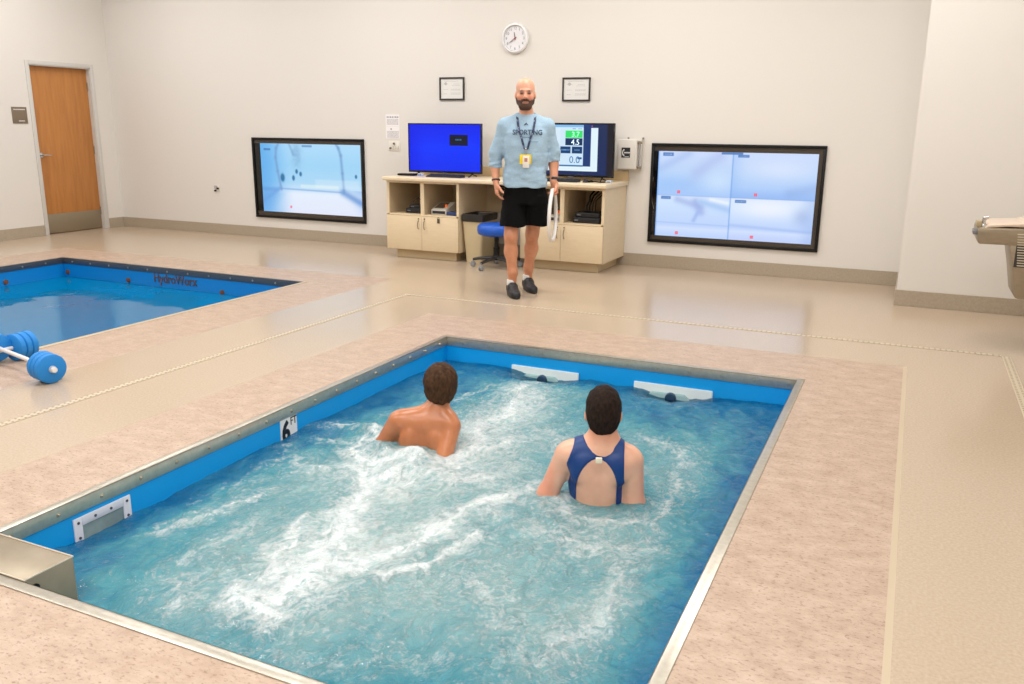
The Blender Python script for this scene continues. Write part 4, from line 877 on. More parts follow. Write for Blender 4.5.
# ================================================================== people: signed distance fields turned into one continuous surface
class SDF:
    def __init__(s, lo, hi, res):
        s.lo = np.array(lo, float); s.res = res; s.n = np.ceil((np.array(hi) - s.lo) / res).astype(int) + 1
        s.F = np.full(s.n, 0.5, np.float32); s.ax = [s.lo[i] + res * np.arange(s.n[i]) for i in range(3)]
    def _sl(s, a, b):
        i0 = np.clip(np.floor((np.array(a) - s.lo) / s.res).astype(int), 0, s.n - 1); i1 = np.clip(np.ceil((np.array(b) - s.lo) / s.res).astype(int) + 1, 1, s.n)
        sl = tuple(slice(i0[i], max(i1[i], i0[i] + 1)) for i in range(3))
        return sl, np.meshgrid(*[s.ax[i][sl[i]] for i in range(3)], indexing='ij', sparse=True)
    def op(s, sl, d, k, sub=False):
        F = s.F[sl]
        if sub: F, d = -F, d
        if k > 0:
            h = np.clip(.5 + .5 * (F - d) / k, 0, 1); r = F * (1 - h) + d * h - k * h * (1 - h)
        else: r = np.minimum(F, d)
        s.F[sl] = -r if sub else r
    def cap(s, a, b, r1, r2=None, k=.012, sub=False):
        r2 = r1 if r2 is None else r2; a, b = np.array(a, float), np.array(b, float); R = max(r1, r2) + k + .03
        sl, (X, Y, Z) = s._sl(np.minimum(a, b) - R, np.maximum(a, b) + R); d = b - a; L = d @ d + 1e-12
        h = np.clip(((X - a[0]) * d[0] + (Y - a[1]) * d[1] + (Z - a[2]) * d[2]) / L, 0, 1)
        q = np.sqrt((X - a[0] - h * d[0]) ** 2 + (Y - a[1] - h * d[1]) ** 2 + (Z - a[2] - h * d[2]) ** 2) - (r1 + (r2 - r1) * h)
        s.op(sl, q, k, sub); return s
    def chain(s, pts, k=.012):
        for (a, r1), (b, r2) in zip(pts, pts[1:]): s.cap(a, b, r1, r2, k)
        return s
    def ell(s, c, r, k=.015, sub=False, rot=None):
        c, r = np.array(c, float), np.array(r, float); R = r.max() + k + .03
        sl, (X, Y, Z) = s._sl(c - R, c + R); P = [X - c[0], Y - c[1], Z - c[2]]
        if rot is not None:
            M_ = np.array(Matrix.Rotation(rot[0], 3, rot[1]).transposed()); P = [M_[i, 0] * P[0] + M_[i, 1] * P[1] + M_[i, 2] * P[2] for i in range(3)]
        k0 = np.sqrt((P[0] / r[0]) ** 2 + (P[1] / r[1]) ** 2 + (P[2] / r[2]) ** 2); k1 = np.sqrt((P[0] / r[0] ** 2) ** 2 + (P[1] / r[1] ** 2) ** 2 + (P[2] / r[2] ** 2) ** 2) + 1e-9
        s.op(sl, k0 * (k0 - 1) / k1, k, sub); return s
    def stack(s, secs, k=.02, p=2.4):
        """secs: (z, cx, cy, rx, ry) rising in z"""
        zs = [q[0] for q in secs]; a = [min(q[1] - q[3] for q in secs) - .06, min(q[2] - q[4] for q in secs) - .06, zs[0] - .06]; b = [max(q[1] + q[3] for q in secs) + .06, max(q[2] + q[4] for q in secs) + .06, zs[-1] + .06]
        sl, (X, Y, Z) = s._sl(a, b); g = [np.interp(Z, zs, [q[i] for q in secs]) for i in range(1, 5)]
        q = ((np.abs((X - g[0]) / g[2]) ** p + np.abs((Y - g[1]) / g[3]) ** p) ** (1 / p) - 1) * np.minimum(g[2], g[3])
        q = np.maximum(q, np.maximum(zs[0] - Z, Z - zs[-1])); s.op(sl, q, k); return s
    def mesh(s, name, isolevel=0.0):
        F = s.F - isolevel; F[0] = F[-1] = .1; F[:, 0] = F[:, -1] = .1; F[:, :, 0] = F[:, :, -1] = .1
        ins = F < 0; n = np.array(F.shape)
        cnt = np.zeros(n - 1, np.int8)
        for dx in (0, 1):
            for dy in (0, 1):
                for dz in (0, 1): cnt += ins[dx:n[0] - 1 + dx, dy:n[1] - 1 + dy, dz:n[2] - 1 + dz]
        I, J, K = np.nonzero((cnt > 0) & (cnt < 8)); idx = np.full(n - 1, -1, np.int32); idx[I, J, K] = np.arange(len(I))
        acc = np.zeros((len(I), 3)); num = np.zeros(len(I)); cs = [(a, b, c) for a in (0, 1) for b in (0, 1) for c in (0, 1)]
        for i, p in enumerate(cs):
            for q in cs[i + 1:]:
                if sum(abs(p[t] - q[t]) for t in range(3)) != 1: continue
                fa = F[I + p[0], J + p[1], K + p[2]]; fb = F[I + q[0], J + q[1], K + q[2]]; mk = (fa < 0) != (fb < 0)
                t = np.where(mk, fa / np.where(mk, fa - fb, 1), 0)
                for d in range(3): acc[:, d] += np.where(mk, p[d] + t * (q[d] - p[d]), 0)
                num += mk
        V = (acc / num[:, None] + np.stack([I, J, K], 1)) * s.res + s.lo
        Q = []
        for d in range(3):
            e1, e2 = [(1, 2), (2, 0), (0, 1)][d]
            sa = [slice(None)] * 3; sb = [slice(None)] * 3; sa[d] = slice(0, -1); sb[d] = slice(1, None)
            a, b = ins[tuple(sa)], ins[tuple(sb)]; P = np.stack(np.nonzero(a != b), 1)
            P = P[(P[:, e1] > 0) & (P[:, e2] > 0)]
            fl = a[P[:, 0], P[:, 1], P[:, 2]]
            def at(o1, o2):
                R = P.copy(); R[:, e1] -= o1; R[:, e2] -= o2; return idx[R[:, 0], R[:, 1], R[:, 2]]
            q = np.stack([at(1, 1), at(0, 1), at(0, 0), at(1, 0)], 1); q = np.where(fl[:, None], q, q[:, ::-1]); q = q[(q >= 0).all(1)]
            Q.append(q)
        Q = np.concatenate(Q)
        # light Laplacian relaxation takes off the grid steps
        E_ = np.concatenate([Q[:, [0, 1]], Q[:, [1, 2]], Q[:, [2, 3]], Q[:, [3, 0]]])
        for _ in range(2):
            A_ = np.zeros_like(V); c_ = np.zeros(len(V))
            for u_, v_ in ((0, 1), (1, 0)):
                for d in range(3): A_[:, d] += np.bincount(E_[:, u_], V[E_[:, v_], d], len(V))
                c_ += np.bincount(E_[:, u_], minlength=len(V))
            V = V * .5 + .5 * A_ / np.maximum(c_, 1)[:, None]
        return fast_mesh(name, V, Q), V
def sdf_obj(s, name, m, parent, colour=None):
    me, V = s.mesh(name)
    if colour is not None: set_col(me, 'skin', lin_np(np.clip(colour(V), 0, 255)))
    me.materials.append(m); o = bpy.data.objects.new(name, me); C.objects.link(o); o.parent = parent; return o
def N3(*a): v = np.array(a, float); return v / np.linalg.norm(v)
def hand(s, W, D, Nn, side, curl, sp=1.0, r=.0085, thumb=(.75, .55, .35)):
    """W wrist, D towards the fingers, Nn where the palm faces, side: +1/-1 thumb side along D x Nn"""
    W = np.array(W, float); D = N3(*D); Nn = np.array(Nn, float); Nn = N3(*(Nn - (Nn @ D) * D)); Sd = np.cross(D, Nn) * side
    for i, (o, L) in enumerate(((.030, .070), (.010, .080), (-.010, .074), (-.029, .058))):
        kn = W + D * (.092 - .004 * abs(i - 1)) + Sd * o * sp
        s.cap(W + Sd * o * .55, kn, .016, .0125, .014)
        p = kn; d = D + Sd * o * 1.2 * (sp - .6); c = curl[i] if hasattr(curl, '__len__') else curl; f = [.45, .30, .25]; rr = r
        for j in range(3):
            cs_, sn = math.cos(c), math.sin(c); d = N3(*d); nn = np.array(Nn) - (np.array(Nn) @ d) * d; nn = nn / (np.linalg.norm(nn) + 1e-9)
            d2 = d * cs_ + nn * sn; Nn_ = nn * cs_ - d * sn; q = p + N3(*d2) * L * f[j]; s.cap(p, q, rr, rr * .92, .004); p = q; d = d2; rr *= .92
            Nn = Nn_ if j < 2 else Nn
        Nn = np.cross(Sd * side, D)
    t0 = W + D * .022 + Sd * .022; dt = N3(*(D * thumb[0] + Sd * thumb[1] + Nn * thumb[2])); t1 = t0 + dt * .040; dt2 = N3(*(dt * .75 + D * .4 + Nn * thumb[2] * .5)); t2 = t1 + dt2 * .032; t3 = t2 + N3(*(dt2 + Nn * .2)) * .024
    s.chain([(t0, .017), (t1, .0125), (t2, .0105), (t3, .009)], .008)
skin_tan = mat('skin_tan', (214, 150, 118), .42, attr='skin', sss=.12); skin_fair = mat('skin_fair', (226, 172, 146), .42, attr='skin', sss=.12)

# ------------------------------------------------------------------ the man standing by the desk
MZ = .42
man = empty('person', (-3.06, 6.88, 0), MZ, label='bald bearded man in a light blue long-sleeved shirt and black shorts, standing before the desk', cat='person')
b = SDF((-.42, -.32, -.01), (.42, .30, 1.88), .0062)
hx, hy = -.010, -.015
b.ell((hx, hy + .012, 1.765), (.080, .095, .086)).ell((hx, hy - .028, 1.695), (.068, .070, .088), .03).cap((hx - .022, hy - .068, 1.628), (hx + .022, hy - .068, 1.628), .026, k=.03)
b.cap((hx - .045, hy - .005, 1.66), (hx - .018, hy - .055, 1.622), .026, .022, .03).cap((hx + .045, hy - .005, 1.66), (hx + .018, hy - .055, 1.622), .026, .022, .03)
b.cap((hx - .036, hy - .088, 1.741), (hx + .036, hy - .088, 1.741), .011, k=.016)
for s_ in (-1, 1):
    b.ell((hx + s_ * .031, hy - .112, 1.722), (.019, .018, .013), .012, sub=True).ell((hx + s_ * .031, hy - .086, 1.722), (.014, .012, .010), .004)
    b.ell((hx + s_ * .081, hy + .012, 1.705), (.011, .022, .033), .008).ell((hx + s_ * .048, hy - .066, 1.690), (.022, .018, .018), .02)
b.cap((hx, hy - .096, 1.725), (hx, hy - .119, 1.688), .009, .0135, .010).cap((hx - .013, hy - .108, 1.683), (hx + .013, hy - .108, 1.683), .009, k=.007)
b.cap((hx - .020, hy - .094, 1.652), (hx + .020, hy - .094, 1.652), .007, k=.008).cap((hx - .016, hy - .094, 1.643), (hx + .016, hy - .094, 1.643), .007, k=.006)
b.chain([((hx, .005, 1.65), .054), ((0, .02, 1.56), .057), ((0, .02, 1.48), .070)], .025)
b.stack([(.92, 0, .01, .145, .10), (1.0, 0, .01, .150, .105), (1.12, 0, .005, .150, .105), (1.30, 0, .005, .165, .11), (1.42, 0, .01, .155, .10), (1.50, 0, .02, .09, .07)], .03)
# legs: image-left leg a step nearer the pool
for s_, fy in ((-1, -.10), (1, .16)):
    kx, ax = (-.121, -.105) if s_ < 0 else (.066, .038)
    b.chain([((s_ * .085, .02, .90), .095), ((s_ * .10 - .01, .02 + fy * .4, .72), .082), ((kx, .0 + fy * .7, .52), .055), ((kx * .5 + ax * .5 + s_ * .006, .035 + fy * .85, .38), .055), ((ax, .03 + fy, .20), .040), ((ax, .035 + fy, .09), .037)], .035)
    b.ell((kx, -.045 + fy * .7, .515), (.035, .025, .042), .02).ell((kx + s_ * .01, .055 + fy * .8, .40), (.041, .04, .09), .03)
    b.cap((ax, .035 + fy, .07), (ax + .01, -.08 + fy, .05), .033, .028, .02)
# arms
b.chain([((-.172, .015, 1.455), .048), ((-.262, .03, 1.20), .042), ((-.266, .02, 1.13), .040), ((-.255, -.03, .985), .030)], .025)
hand(b, (-.254, -.034, .975), (.12, -.22, -1), (.9, .25, .1), 1, (.35, .42, .5, .55), .9)
b.chain([((.172, .015, 1.455), .048), ((.238, .045, 1.20), .042), ((.244, .035, 1.13), .040), ((.246, -.02, .99), .033)], .025)
hand(b, (.252, -.020, .985), (-.02, -.10, -1), (-.55, -.8, 0), -1, (.95, .95, .9, .8), 1.0, r=.0095, thumb=(.7, .35, .75))
def man_col(V):
    n = fbm(V[:, 0] * 22, V[:, 1] * 22, V[:, 2] * 22); c = np.array([[222, 164, 134]]) + (n[:, None] - .5) * np.array([[22, 26, 26]])
    x, y, z = V.T
    leg = sstep(.75, .65, z); c = c + leg[:, None] * np.array([[-22, -26, -30]])
    arm = ((np.abs(x) > .2) & (z < 1.25) & (z > .7)).astype(float); c = c + arm[:, None] * np.array([[-8, -14, -16]])
    face = sstep(1.60, 1.64, z) * sstep(-.04, -.06, y)
    for s_ in (-1, 1):
        br = np.exp(-(((x - hx - s_ * .032) / .020) ** 2 + ((z - 1.7405) / .0095) ** 2)) * face; c = c * (1 - .72 * br[:, None]) + np.array([[96, 64, 48]]) * .72 * br[:, None]  # eyebrows, spread wide and dark to paint shade over the brow ridge
        ey = np.clip(1.6 * np.exp(-(((x - hx - s_ * .031) / .0125) ** 2 + ((z - 1.7205) / .0075) ** 2)), 0, 1) * face; c = c * (1 - .8 * ey[:, None]) + np.array([[66, 44, 38]]) * .8 * ey[:, None]  # eyes, with the shade of the sockets painted into the skin colour
    lp = np.clip(1.4 * np.exp(-(((x - hx) / .022) ** 2 + ((z - 1.647) / .008) ** 2)), 0, 1) * face; c = c * (1 - .6 * lp[:, None]) + np.array([[176, 98, 86]]) * .6 * lp[:, None]
    ck_ = np.exp(-(((np.abs(x - hx) - .045) / .02) ** 2 + ((z - 1.69) / .02) ** 2)) * face + .8 * np.exp(-(((x - hx) / .016) ** 2 + ((z - 1.69) / .014) ** 2)) * face; c = c + ck_[:, None] * np.array([[6, -20, -18]])
    st = sstep(1.70, 1.66, z) * sstep(.06, .0, y) * sstep(1.58, 1.62, z) * .35; c = c * (1 - st[:, None]) + np.array([[120, 84, 66]]) * st[:, None]
    return c
sdf_obj(b, 'body', skin_tan, man, man_col)
# beard
q = SDF((-.11, -.18, 1.54), (.11, .06, 1.74), .004)
q.ell((hx, hy - .030, 1.672), (.068, .069, .066), .0).cap((hx - .024, hy - .070, 1.616), (hx + .024, hy - .070, 1.616), .031, k=.03).cap((hx - .047, hy - .004, 1.662), (hx - .02, hy - .055, 1.614), .028, .027, .02).cap((hx + .047, hy - .004, 1.662), (hx + .02, hy - .055, 1.614), .028, .027, .02)
q.cap((hx - .026, hy - .097, 1.660), (hx, hy - .104, 1.668), .009, k=.006).cap((hx + .026, hy - .097, 1.660), (hx, hy - .104, 1.668), .009, k=.006)
for s_ in (-1, 1): q.cap((hx + s_ * .070, hy + .005, 1.70), (hx + s_ * .055, hy - .02, 1.650), .010, .018, .015)
X_, Y_, Z_ = np.meshgrid(*q.ax, indexing='ij', sparse=True)
cut = np.maximum(Z_ - (1.652 + .85 * np.maximum(np.abs(X_ - hx) - .026, 0) + 0 * Y_), -9)   # cheek line
mou = .008 - np.sqrt(((X_ - hx) / 1.0) ** 2 + ((Z_ - 1.643) * 2.4) ** 2) + 0 * Y_
must = (np.sqrt(((np.abs(X_ - hx) - .016) / 1.0) ** 2 + ((Z_ - 1.666) * 2.2) ** 2) - .022) + 0 * Y_ + np.maximum(Y_ + .06, 0) * 5
q.F = np.maximum(q.F, np.minimum(np.maximum(cut, mou), must)); q.F += (.006 * (fbm(X_ * 120, Y_ * 120, Z_ * 90) - .5)).astype(np.float32)
sdf_obj(q, 'beard', mat('beard_brown', (78, 52, 40), .8), man)
# shirt
cl = SDF((-.40, -.24, .90), (.40, .26, 1.62), .006)
cl.stack([(.945, 0, .0, .192, .135), (1.00, 0, .0, .196, .140), (1.12, 0, .0, .186, .135), (1.28, 0, -.005, .192, .135), (1.40, 0, .0, .190, .125), (1.46, 0, .012, .165, .105), (1.50, 0, .018, .125, .085), (1.535, 0, .02, .080, .070), (1.555, 0, .02, .066, .062)], .03, 2.5)
cl.chain([((-.060, .02, 1.515), .050), ((-.178, .015, 1.452), .066), ((-.258, .03, 1.22), .057), ((-.266, .02, 1.10), .052)], .035).chain([((.060, .02, 1.515), .050), ((.178, .015, 1.452), .066), ((.238, .045, 1.24), .056), ((.246, .035, 1.14), .052)], .035)
X_, Y_, Z_ = np.meshgrid(*cl.ax, indexing='ij', sparse=True)
sl_ = (X_ < -.205) + 0 * Y_ + 0 * Z_
cl.F = np.maximum(cl.F, np.where((X_ < -.200) & (Z_ < 1.2), 1.105 - Z_, np.where((X_ > .196) & (Z_ < 1.25), 1.160 - Z_, .950 - Z_)).astype(np.float32))
cl.F = np.maximum(cl.F, (Z_ - (1.548 + .25 * Y_ - -.012 * (Y_ < .02)) + 0 * X_).astype(np.float32))
fold = fbm(X_ * 7 + 3, Y_ * 7, Z_ * 16, o=3) - .5; cl.F += (.030 * fold * sstep(1.45, 1.0, Z_) * (np.abs(X_) < .21) + .010 * fold + .005 * np.sin((Z_ + .25 * np.abs(X_)) * 150) * np.exp(-((Z_ - 1.13) / .05) ** 2) * (np.abs(X_) > .21)).astype(np.float32)
shirt = sdf_obj(cl, 'shirt', mat('shirt_blue', (150, 180, 202), .85, noise=(120, (166, 193, 212), (1, 1, 1), .35, .65)), man)
MB().tube([(.062 * math.cos(a), .02 + .056 * math.sin(a) - (.012 if math.sin(a) < 0 else 0), 1.535 - .022 * (1 - math.sin(a)) * .9) for a in [2 * PI * k / 24 for k in range(24)]], .008, n=8, closed=True).build('collar', mat('collar_blue', (140, 178, 212), .8), shirt)
# chest lettering: written on the curved chest
def wrap(o, f):
    for v in o.data.vertices: v.co = f(v.co)
def chest(x, z):                                                 # y of the shirt's front at (x, z)
    secs = [(1.12, -.135, .186), (1.28, -.140, .192), (1.40, -.125, .190), (1.46, -.093, .165)]
    y = np.interp(z, [s_[0] for s_ in secs], [s_[1] for s_ in secs]); rx = np.interp(z, [s_[0] for s_ in secs], [s_[2] for s_ in secs])
    return y * max(0, 1 - abs(x / rx) ** 2.5) ** (1 / 2.5) - .0085
ink2 = mat('shirt_print', (48, 66, 92), .7)
t = text('lettering', 'SPORTING', .058, ink2, (0, 0, 0), Matrix.Identity(4), shirt, (0, 0, 0), .0, align='CENTER', xs=.92, off=.0012)
bm_ = bmesh.new(); bm_.from_mesh(t.data); bmesh.ops.subdivide_edges(bm_, edges=bm_.edges[:], cuts=1); bm_.to_mesh(t.data); bm_.free()
wrap(t, lambda c: Vector((c.x + .012, chest(c.x + .012, 1.385 + c.y), 1.385 + c.y)))
def emblem(pts, z0, nm):
    me_ = MB(); me_.prism(pts, 'y', 0, .001); o = me_.build(nm, ink2, shirt, smooth=0); wrap(o, lambda c: Vector((c.x, chest(c.x, z0 + c.z) + c.y, z0 + c.z)))
emblem([(-.022, 0), (-.010, .014), (0, .026), (.006, .016), (.020, 0), (.008, .004), (0, .010), (-.006, .003)], 1.460, 'emblem')
emblem([(.045, .0), (.105, .0), (.105, .003), (.045, .003)], 1.325, 'underline'); emblem([(-.036, 0), (.036, 0), (.036, .004), (-.036, .004)], 1.362, 'underline')
# lanyard + badge
ly = mat('lanyard_navy', (30, 42, 76), .6, noise=(34, (120, 136, 170), (1, 1, 1), .56, .6))
def strap(pts, w_, m, nm, par, th=.0022):
    mm = MB(); t = bmesh.new(); R_ = []
    for i, (p, sdv) in enumerate(pts):
        p = Vector(p); sdv = Vector(sdv).normalized() * w_; up = Vector((0, -th, 0)); R_.append([t.verts.new(p - sdv), t.verts.new(p + sdv), t.verts.new(p + sdv + up), t.verts.new(p - sdv + up)])
    for A_, B_ in zip(R_, R_[1:]):
        for k in range(4): t.faces.new((A_[k], A_[(k + 1) % 4], B_[(k + 1) % 4], B_[k]))
    t.faces.new(R_[0][::-1]); t.faces.new(R_[-1]); bmesh.ops.recalc_face_normals(t, faces=t.faces[:]); mm._add(t); return mm.build(nm, m, par)
for s_ in (-1, 1):
    P_ = [(s_ * .030, .085, 1.560), (s_ * .062, .055, 1.565), (s_ * .075, .01, 1.555), (s_ * .076, -.045, 1.525), (s_ * .070, -.095, 1.475), (s_ * .058, -.126, 1.41), (s_ * .042, chest(.044, 1.37) - .006, 1.37), (s_ * .028, chest(.03, 1.32) - .008, 1.32), (s_ * .012, chest(0, 1.27) - .010, 1.265)]
    strap([(p, (1, .15 * s_, .25 * s_)) for p in P_], .0105, ly, 'lanyard', man)
by = chest(0, 1.24) - .012
MB().cyl((0, by, 1.267), (0, by, 1.220), .005, n=10).sph((0, by, 1.27), .009).build('lanyard_clip', chrome_m, man)
bd = MB().box(-.052, .046, by - .004, by, 1.142, 1.222, .002).build('badge', mat('badge_yellow', (244, 214, 30), .4), man)
MB().box(-.026, .030, by - .007, by - .004, 1.112, 1.212, .002).box(-.014, .018, by - .0075, by - .007, 1.160, 1.194).build('badge_card', mat('badge_white', (232, 226, 218), .4), bd)
MB().box(-.012, .014, by - .0082, by - .0074, 1.162, 1.194).build('badge_photo', mat('badge_photo', (186, 128, 104), .5), bd, smooth=0)
# shorts
sh = SDF((-.30, -.25, .56), (.30, .26, 1.02), .006)
sh.stack([(.80, 0, .01, .190, .140), (.90, 0, .01, .184, .135), (.985, 0, .005, .172, .122)], .03, 2.4)
for s_, fy in ((-1, -.10), (1, .09)):
    cx_ = -.108 if s_ < 0 else .100
    sh.stack([(.600, cx_, .005 + fy * .5, .114, .118), (.72, cx_, .005 + fy * .35, .106, .116), (.86, s_ * .09, .01, .100, .115)], .03, 2.2)
X_, Y_, Z_ = np.meshgrid(*sh.ax, indexing='ij', sparse=True)
sh.F += (.012 * (fbm(X_ * 12, Y_ * 12, Z_ * 5, o=3) - .5)).astype(np.float32); sh.F = np.maximum(sh.F, (.607 + .006 * np.sin(X_ * 30) - Z_ + 0 * Y_).astype(np.float32))
sdf_obj(sh, 'shorts', mat('shorts_black', (7, 7, 8), .95, spec=.2), man)
# shoes
def shoe(ax, fy, s_, turn):
    z = SDF((-.08, -.24, -.005), (.08, .10, .16), .005)
    z.stack([(.004, 0, -.055, .046, .145), (.03, 0, -.055, .047, .146), (.05, 0, -.05, .044, .138)], .012, 2.6)
    z.cap((0, .05, .07), (0, -.02, .08), .040, .040, .02).cap((0, -.03, .065), (0, -.15, .040), .040, .030, .03).cap((0, .055, .05), (0, .06, .105), .036, .034, .02)
    X_, Y_, Z_ = np.meshgrid(*z.ax, indexing='ij', sparse=True); z.F = np.maximum(z.F, np.maximum(Z_ - .118 - .12 * Y_, .001 - Z_) + 0 * X_).astype(np.float32)
    o = sdf_obj(z, 'shoe', mat('shoe_black', (30, 29, 31), .55, bump=(60, .4, .004)), man); o.location = (ax, fy, 0); o.rotation_euler = (0, 0, turn)
    MB().prism([(math.cos(a) * .049 * (1 if math.sin(a) < 0 else .88), -.055 + .150 * math.sin(a)) for a in [2 * PI * k / 28 for k in range(28)]], 'z', .001, .020, .004).build('sole', mat('sole_dark', (44, 42, 42), .6), o)
    m = MB()
    for k in range(5):
        y_ = -.03 - k * .020; zz = .1045 - k * .0105; m.tube([(-.022, y_, zz - .008), (0, y_ - .008, zz + .002), (.022, y_, zz - .008)], .0028, n=6)
    m.tube([(0, -.03, .108), (.02, -.045, .114), (.034, -.03, .100), (.01, -.03, .108)], .0024, n=6).tube([(0, -.03, .108), (-.02, -.045, .114), (-.03, -.03, .100), (0, -.03, .108)], .0024, n=6)
    m.build('laces', mat('lace_dark', (62, 60, 62), .7), o)
    MB().box(-.036, .036, -.03, -.028, .05, .056).cyl((0, .035, .085), (0, .035, .138), .043, .041, n=20, bev=.004).build('sock', mat('sock_white', (226, 224, 222), .8), o)
shoe(-.105, -.10, -1, .22); shoe(.038, .16, 1, .28)
# bracelet, watch
def band(c, ax_, r, w_, m, nm, fl=1.0):
    ax_ = Vector(ax_).normalized(); return MB().lathe([(r - .004, -w_), (r, -w_), (r + .002, 0), (r, w_), (r - .004, w_)], M=Matrix.Translation(c) @ ax_.to_track_quat('Z', 'Y').to_matrix().to_4x4() @ Matrix.Diagonal((1, fl, 1, 1)), n=24).build(nm, m, man)
band((-.256, -.027, 1.0), (-.03, .3, 1), .036, .006, mat('bracelet_dark', (58, 46, 46), .6), 'bracelet')
wt_ = band((.2525, -.012, 1.014), (0, .3, 1), .037, .011, mat('watch_strap', (34, 34, 38), .5), 'watch')
MB().box(.270, .298, -.045, -.008, .997, 1.030, .006).build('watch_case', mat('watch_case', (60, 62, 68), .3, .5), wt_)

# white hoop in his hand
W0 = man.matrix_world if False else (Matrix.Translation((-3.06, 6.88, 0)) @ Matrix.Rotation(MZ, 4, 'Z'))
hc = W0 @ Vector((.240, -.050, .700))
e = empty('white_hoop', hc, MZ + math.radians(79), label='thin white plastic hoop held upright in the man\'s hand', cat='hoop')
pts = [(.185 * math.sin(a) * (1 - .12 * math.cos(a)), 0, .216 * math.cos(a)) for a in [2 * PI * k / 60 for k in range(60)]]
MB().tube(pts, .0165, n=14, closed=True).build('ring', pv, e, smooth=60)
MB().cyl((-.035, 0, .216), (.035, 0, .216), .0215, n=20, bev=.003).build('joint_sleeve', mat('sleeve_white', (240, 240, 240), .3), e)

# ------------------------------------------------------------------ swimmers
def legs(s, hipz, kx=.085, floor=-1.29, y0=0.0, r=.085, k=.03, bend=.0):
    for q_ in (-1, 1):
        kz = (hipz + floor) / 2 + .02; s.chain([((q_ * kx, y0, hipz), r), ((q_ * (kx + .005), y0 + bend, kz), r * .62), ((q_ * kx, y0 - .01, floor + .20), r * .48), ((q_ * kx, y0, floor + .07), r * .42)], k)
        s.cap((q_ * kx, y0 - .02, floor + .035), (q_ * (kx + .01), y0 + .15, floor + .025), .034, .026, .02)
        for j in range(5): s.cap((q_ * (kx + .01) + (j - 2) * .013, y0 + .15, floor + .022), (q_ * (kx + .01) + (j - 2) * .014, y0 + .185 - abs(j - 1.5) * .005, floor + .018), .010, .009, .006)
# boy
bx = (-2.167, 3.6, 0.0)
boy = empty('person', bx, .43, label='bare-backed swimmer with short brown hair, seen from behind in the foaming water', cat='person')
b = SDF((-.34, -.25, -1.31), (.30, .42, .34), .0068)
H0 = np.array([.094, .03, .158])
b.ell(H0 + [0, .0, .02], (.078, .094, .085)).ell(H0 + [.015, .035, -.035], (.060, .062, .080), .03).cap(H0 + [.030, .080, -.085], H0 + [.036, .080, -.085], .024, k=.03)
b.cap(H0 + [.040, .105, -.005], H0 + [.048, .128, -.035], .009, .013, .010).ell(H0 + [.072, -.002, -.012], (.012, .020, .029), .008).ell(H0 + [-.077, .0, -.012], (.011, .020, .029), .008)
for s_ in (-1, 1): b.ell(H0 + [.036 + s_ * .029, .108 - s_ * .012, .002], (.015, .014, .010), .01, sub=True)
b.cap(H0 + [.03, .10, -.06], H0 + [.05, .096, -.06], .008, k=.008)
b.chain([(H0 + [0, .0, -.06], .046), ((.082, .025, .06), .045), ((.05, .015, -.01), .058)], .02)
b.cap((.075, .015, .035), (-.085, .0, -.01), .030, .040, .05).cap((.07, .015, .035), (.130, -.01, -.01), .030, .042, .05)
b.cap((-.105, .0, -.040), (.125, -.015, -.045), .056, .058, .05)
b.ell((-.015, .025, -.15), (.124, .094, .165), .04).ell((-.03, .015, -.34), (.118, .086, .18), .05).ell((-.03, .0, -.52), (.140, .105, .13), .05)
b.ell((-.070, -.062, -.115), (.048, .022, .062), .02, rot=(.25, 'Y')).ell((.078, -.070, -.12), (.048, .022, .062), .02, rot=(-.25, 'Y'))
b.cap((.045, -.098, -.02), (-.020, -.104, -.28), .010, .012, .028, sub=True)
b.chain([((-.128, .005, -.035), .052), ((-.225, .02, -.185), .040), ((-.20, .17, -.27), .028)], .03); hand(b, (-.199, .175, -.273), (.1, 1, -.25), (.2, -.1, -1), 1, .3)
b.chain([((.152, -.030, -.045), .050), ((.108, -.130, -.225), .040), ((.09, .05, -.31), .030)], .014); hand(b, (.089, .055, -.312), (-.1, 1, -.2), (-.2, -.1, -1), -1, .3)
b2 = b; legs(b, -.60, .085, bend=.06)
def boy_col(V):
    n = fbm(V[:, 0] * 18, V[:, 1] * 18, V[:, 2] * 18); c = np.array([[196, 124, 82]]) + (n[:, None] - .5) * np.array([[26, 30, 30]]); x, y, z = V.T
    hd = sstep(.06, .14, z); return c + hd[:, None] * np.array([[6, 4, 6]])
sdf_obj(b, 'body', mat('skin_wet_tan', (206, 132, 92), .28, attr='skin', sss=.1, spec=.6), boy, boy_col)
def hair(parent, H0, rx, ry, rz, face, low, m, seed, rough=.010, extra=()):
    q = SDF((H0[0] - .13, H0[1] - .14, H0[2] - .14), (H0[0] + .13, H0[1] + .15, H0[2] + .15), .0038)
    q.ell(H0 + [0, -.004, .022], (rx, ry, rz), 0).ell(H0 + [0, -.030, -.022], (rx * .90, ry * .66, rz * .80), .02)
    for c_, r_ in extra: q.ell(H0 + np.array(c_), r_, .012)
    X_, Y_, Z_ = np.meshgrid(*q.ax, indexing='ij', sparse=True); f = N3(*face)
    fr_ = (X_ - H0[0]) * f[0] + (Y_ - H0[1]) * f[1] - .052 - .55 * np.maximum(Z_ - H0[2] - .045, 0)               # hairline before the ears
    side = (X_ - H0[0]) * f[0] + (Y_ - H0[1]) * f[1]
    lo_ = np.maximum((H0[2] + low + np.clip(side + .03, 0, .09) * 1.15 + .008 * np.sin(X_ * 160)) - Z_, -9)
    q.F = np.maximum(q.F, np.maximum(fr_ + 0 * Z_, lo_)).astype(np.float32)
    q.F += (rough * (fbm(X_ * 70 + seed, Y_ * 70, Z_ * 45) - .5)).astype(np.float32)
    return sdf_obj(q, 'hair', m, parent)
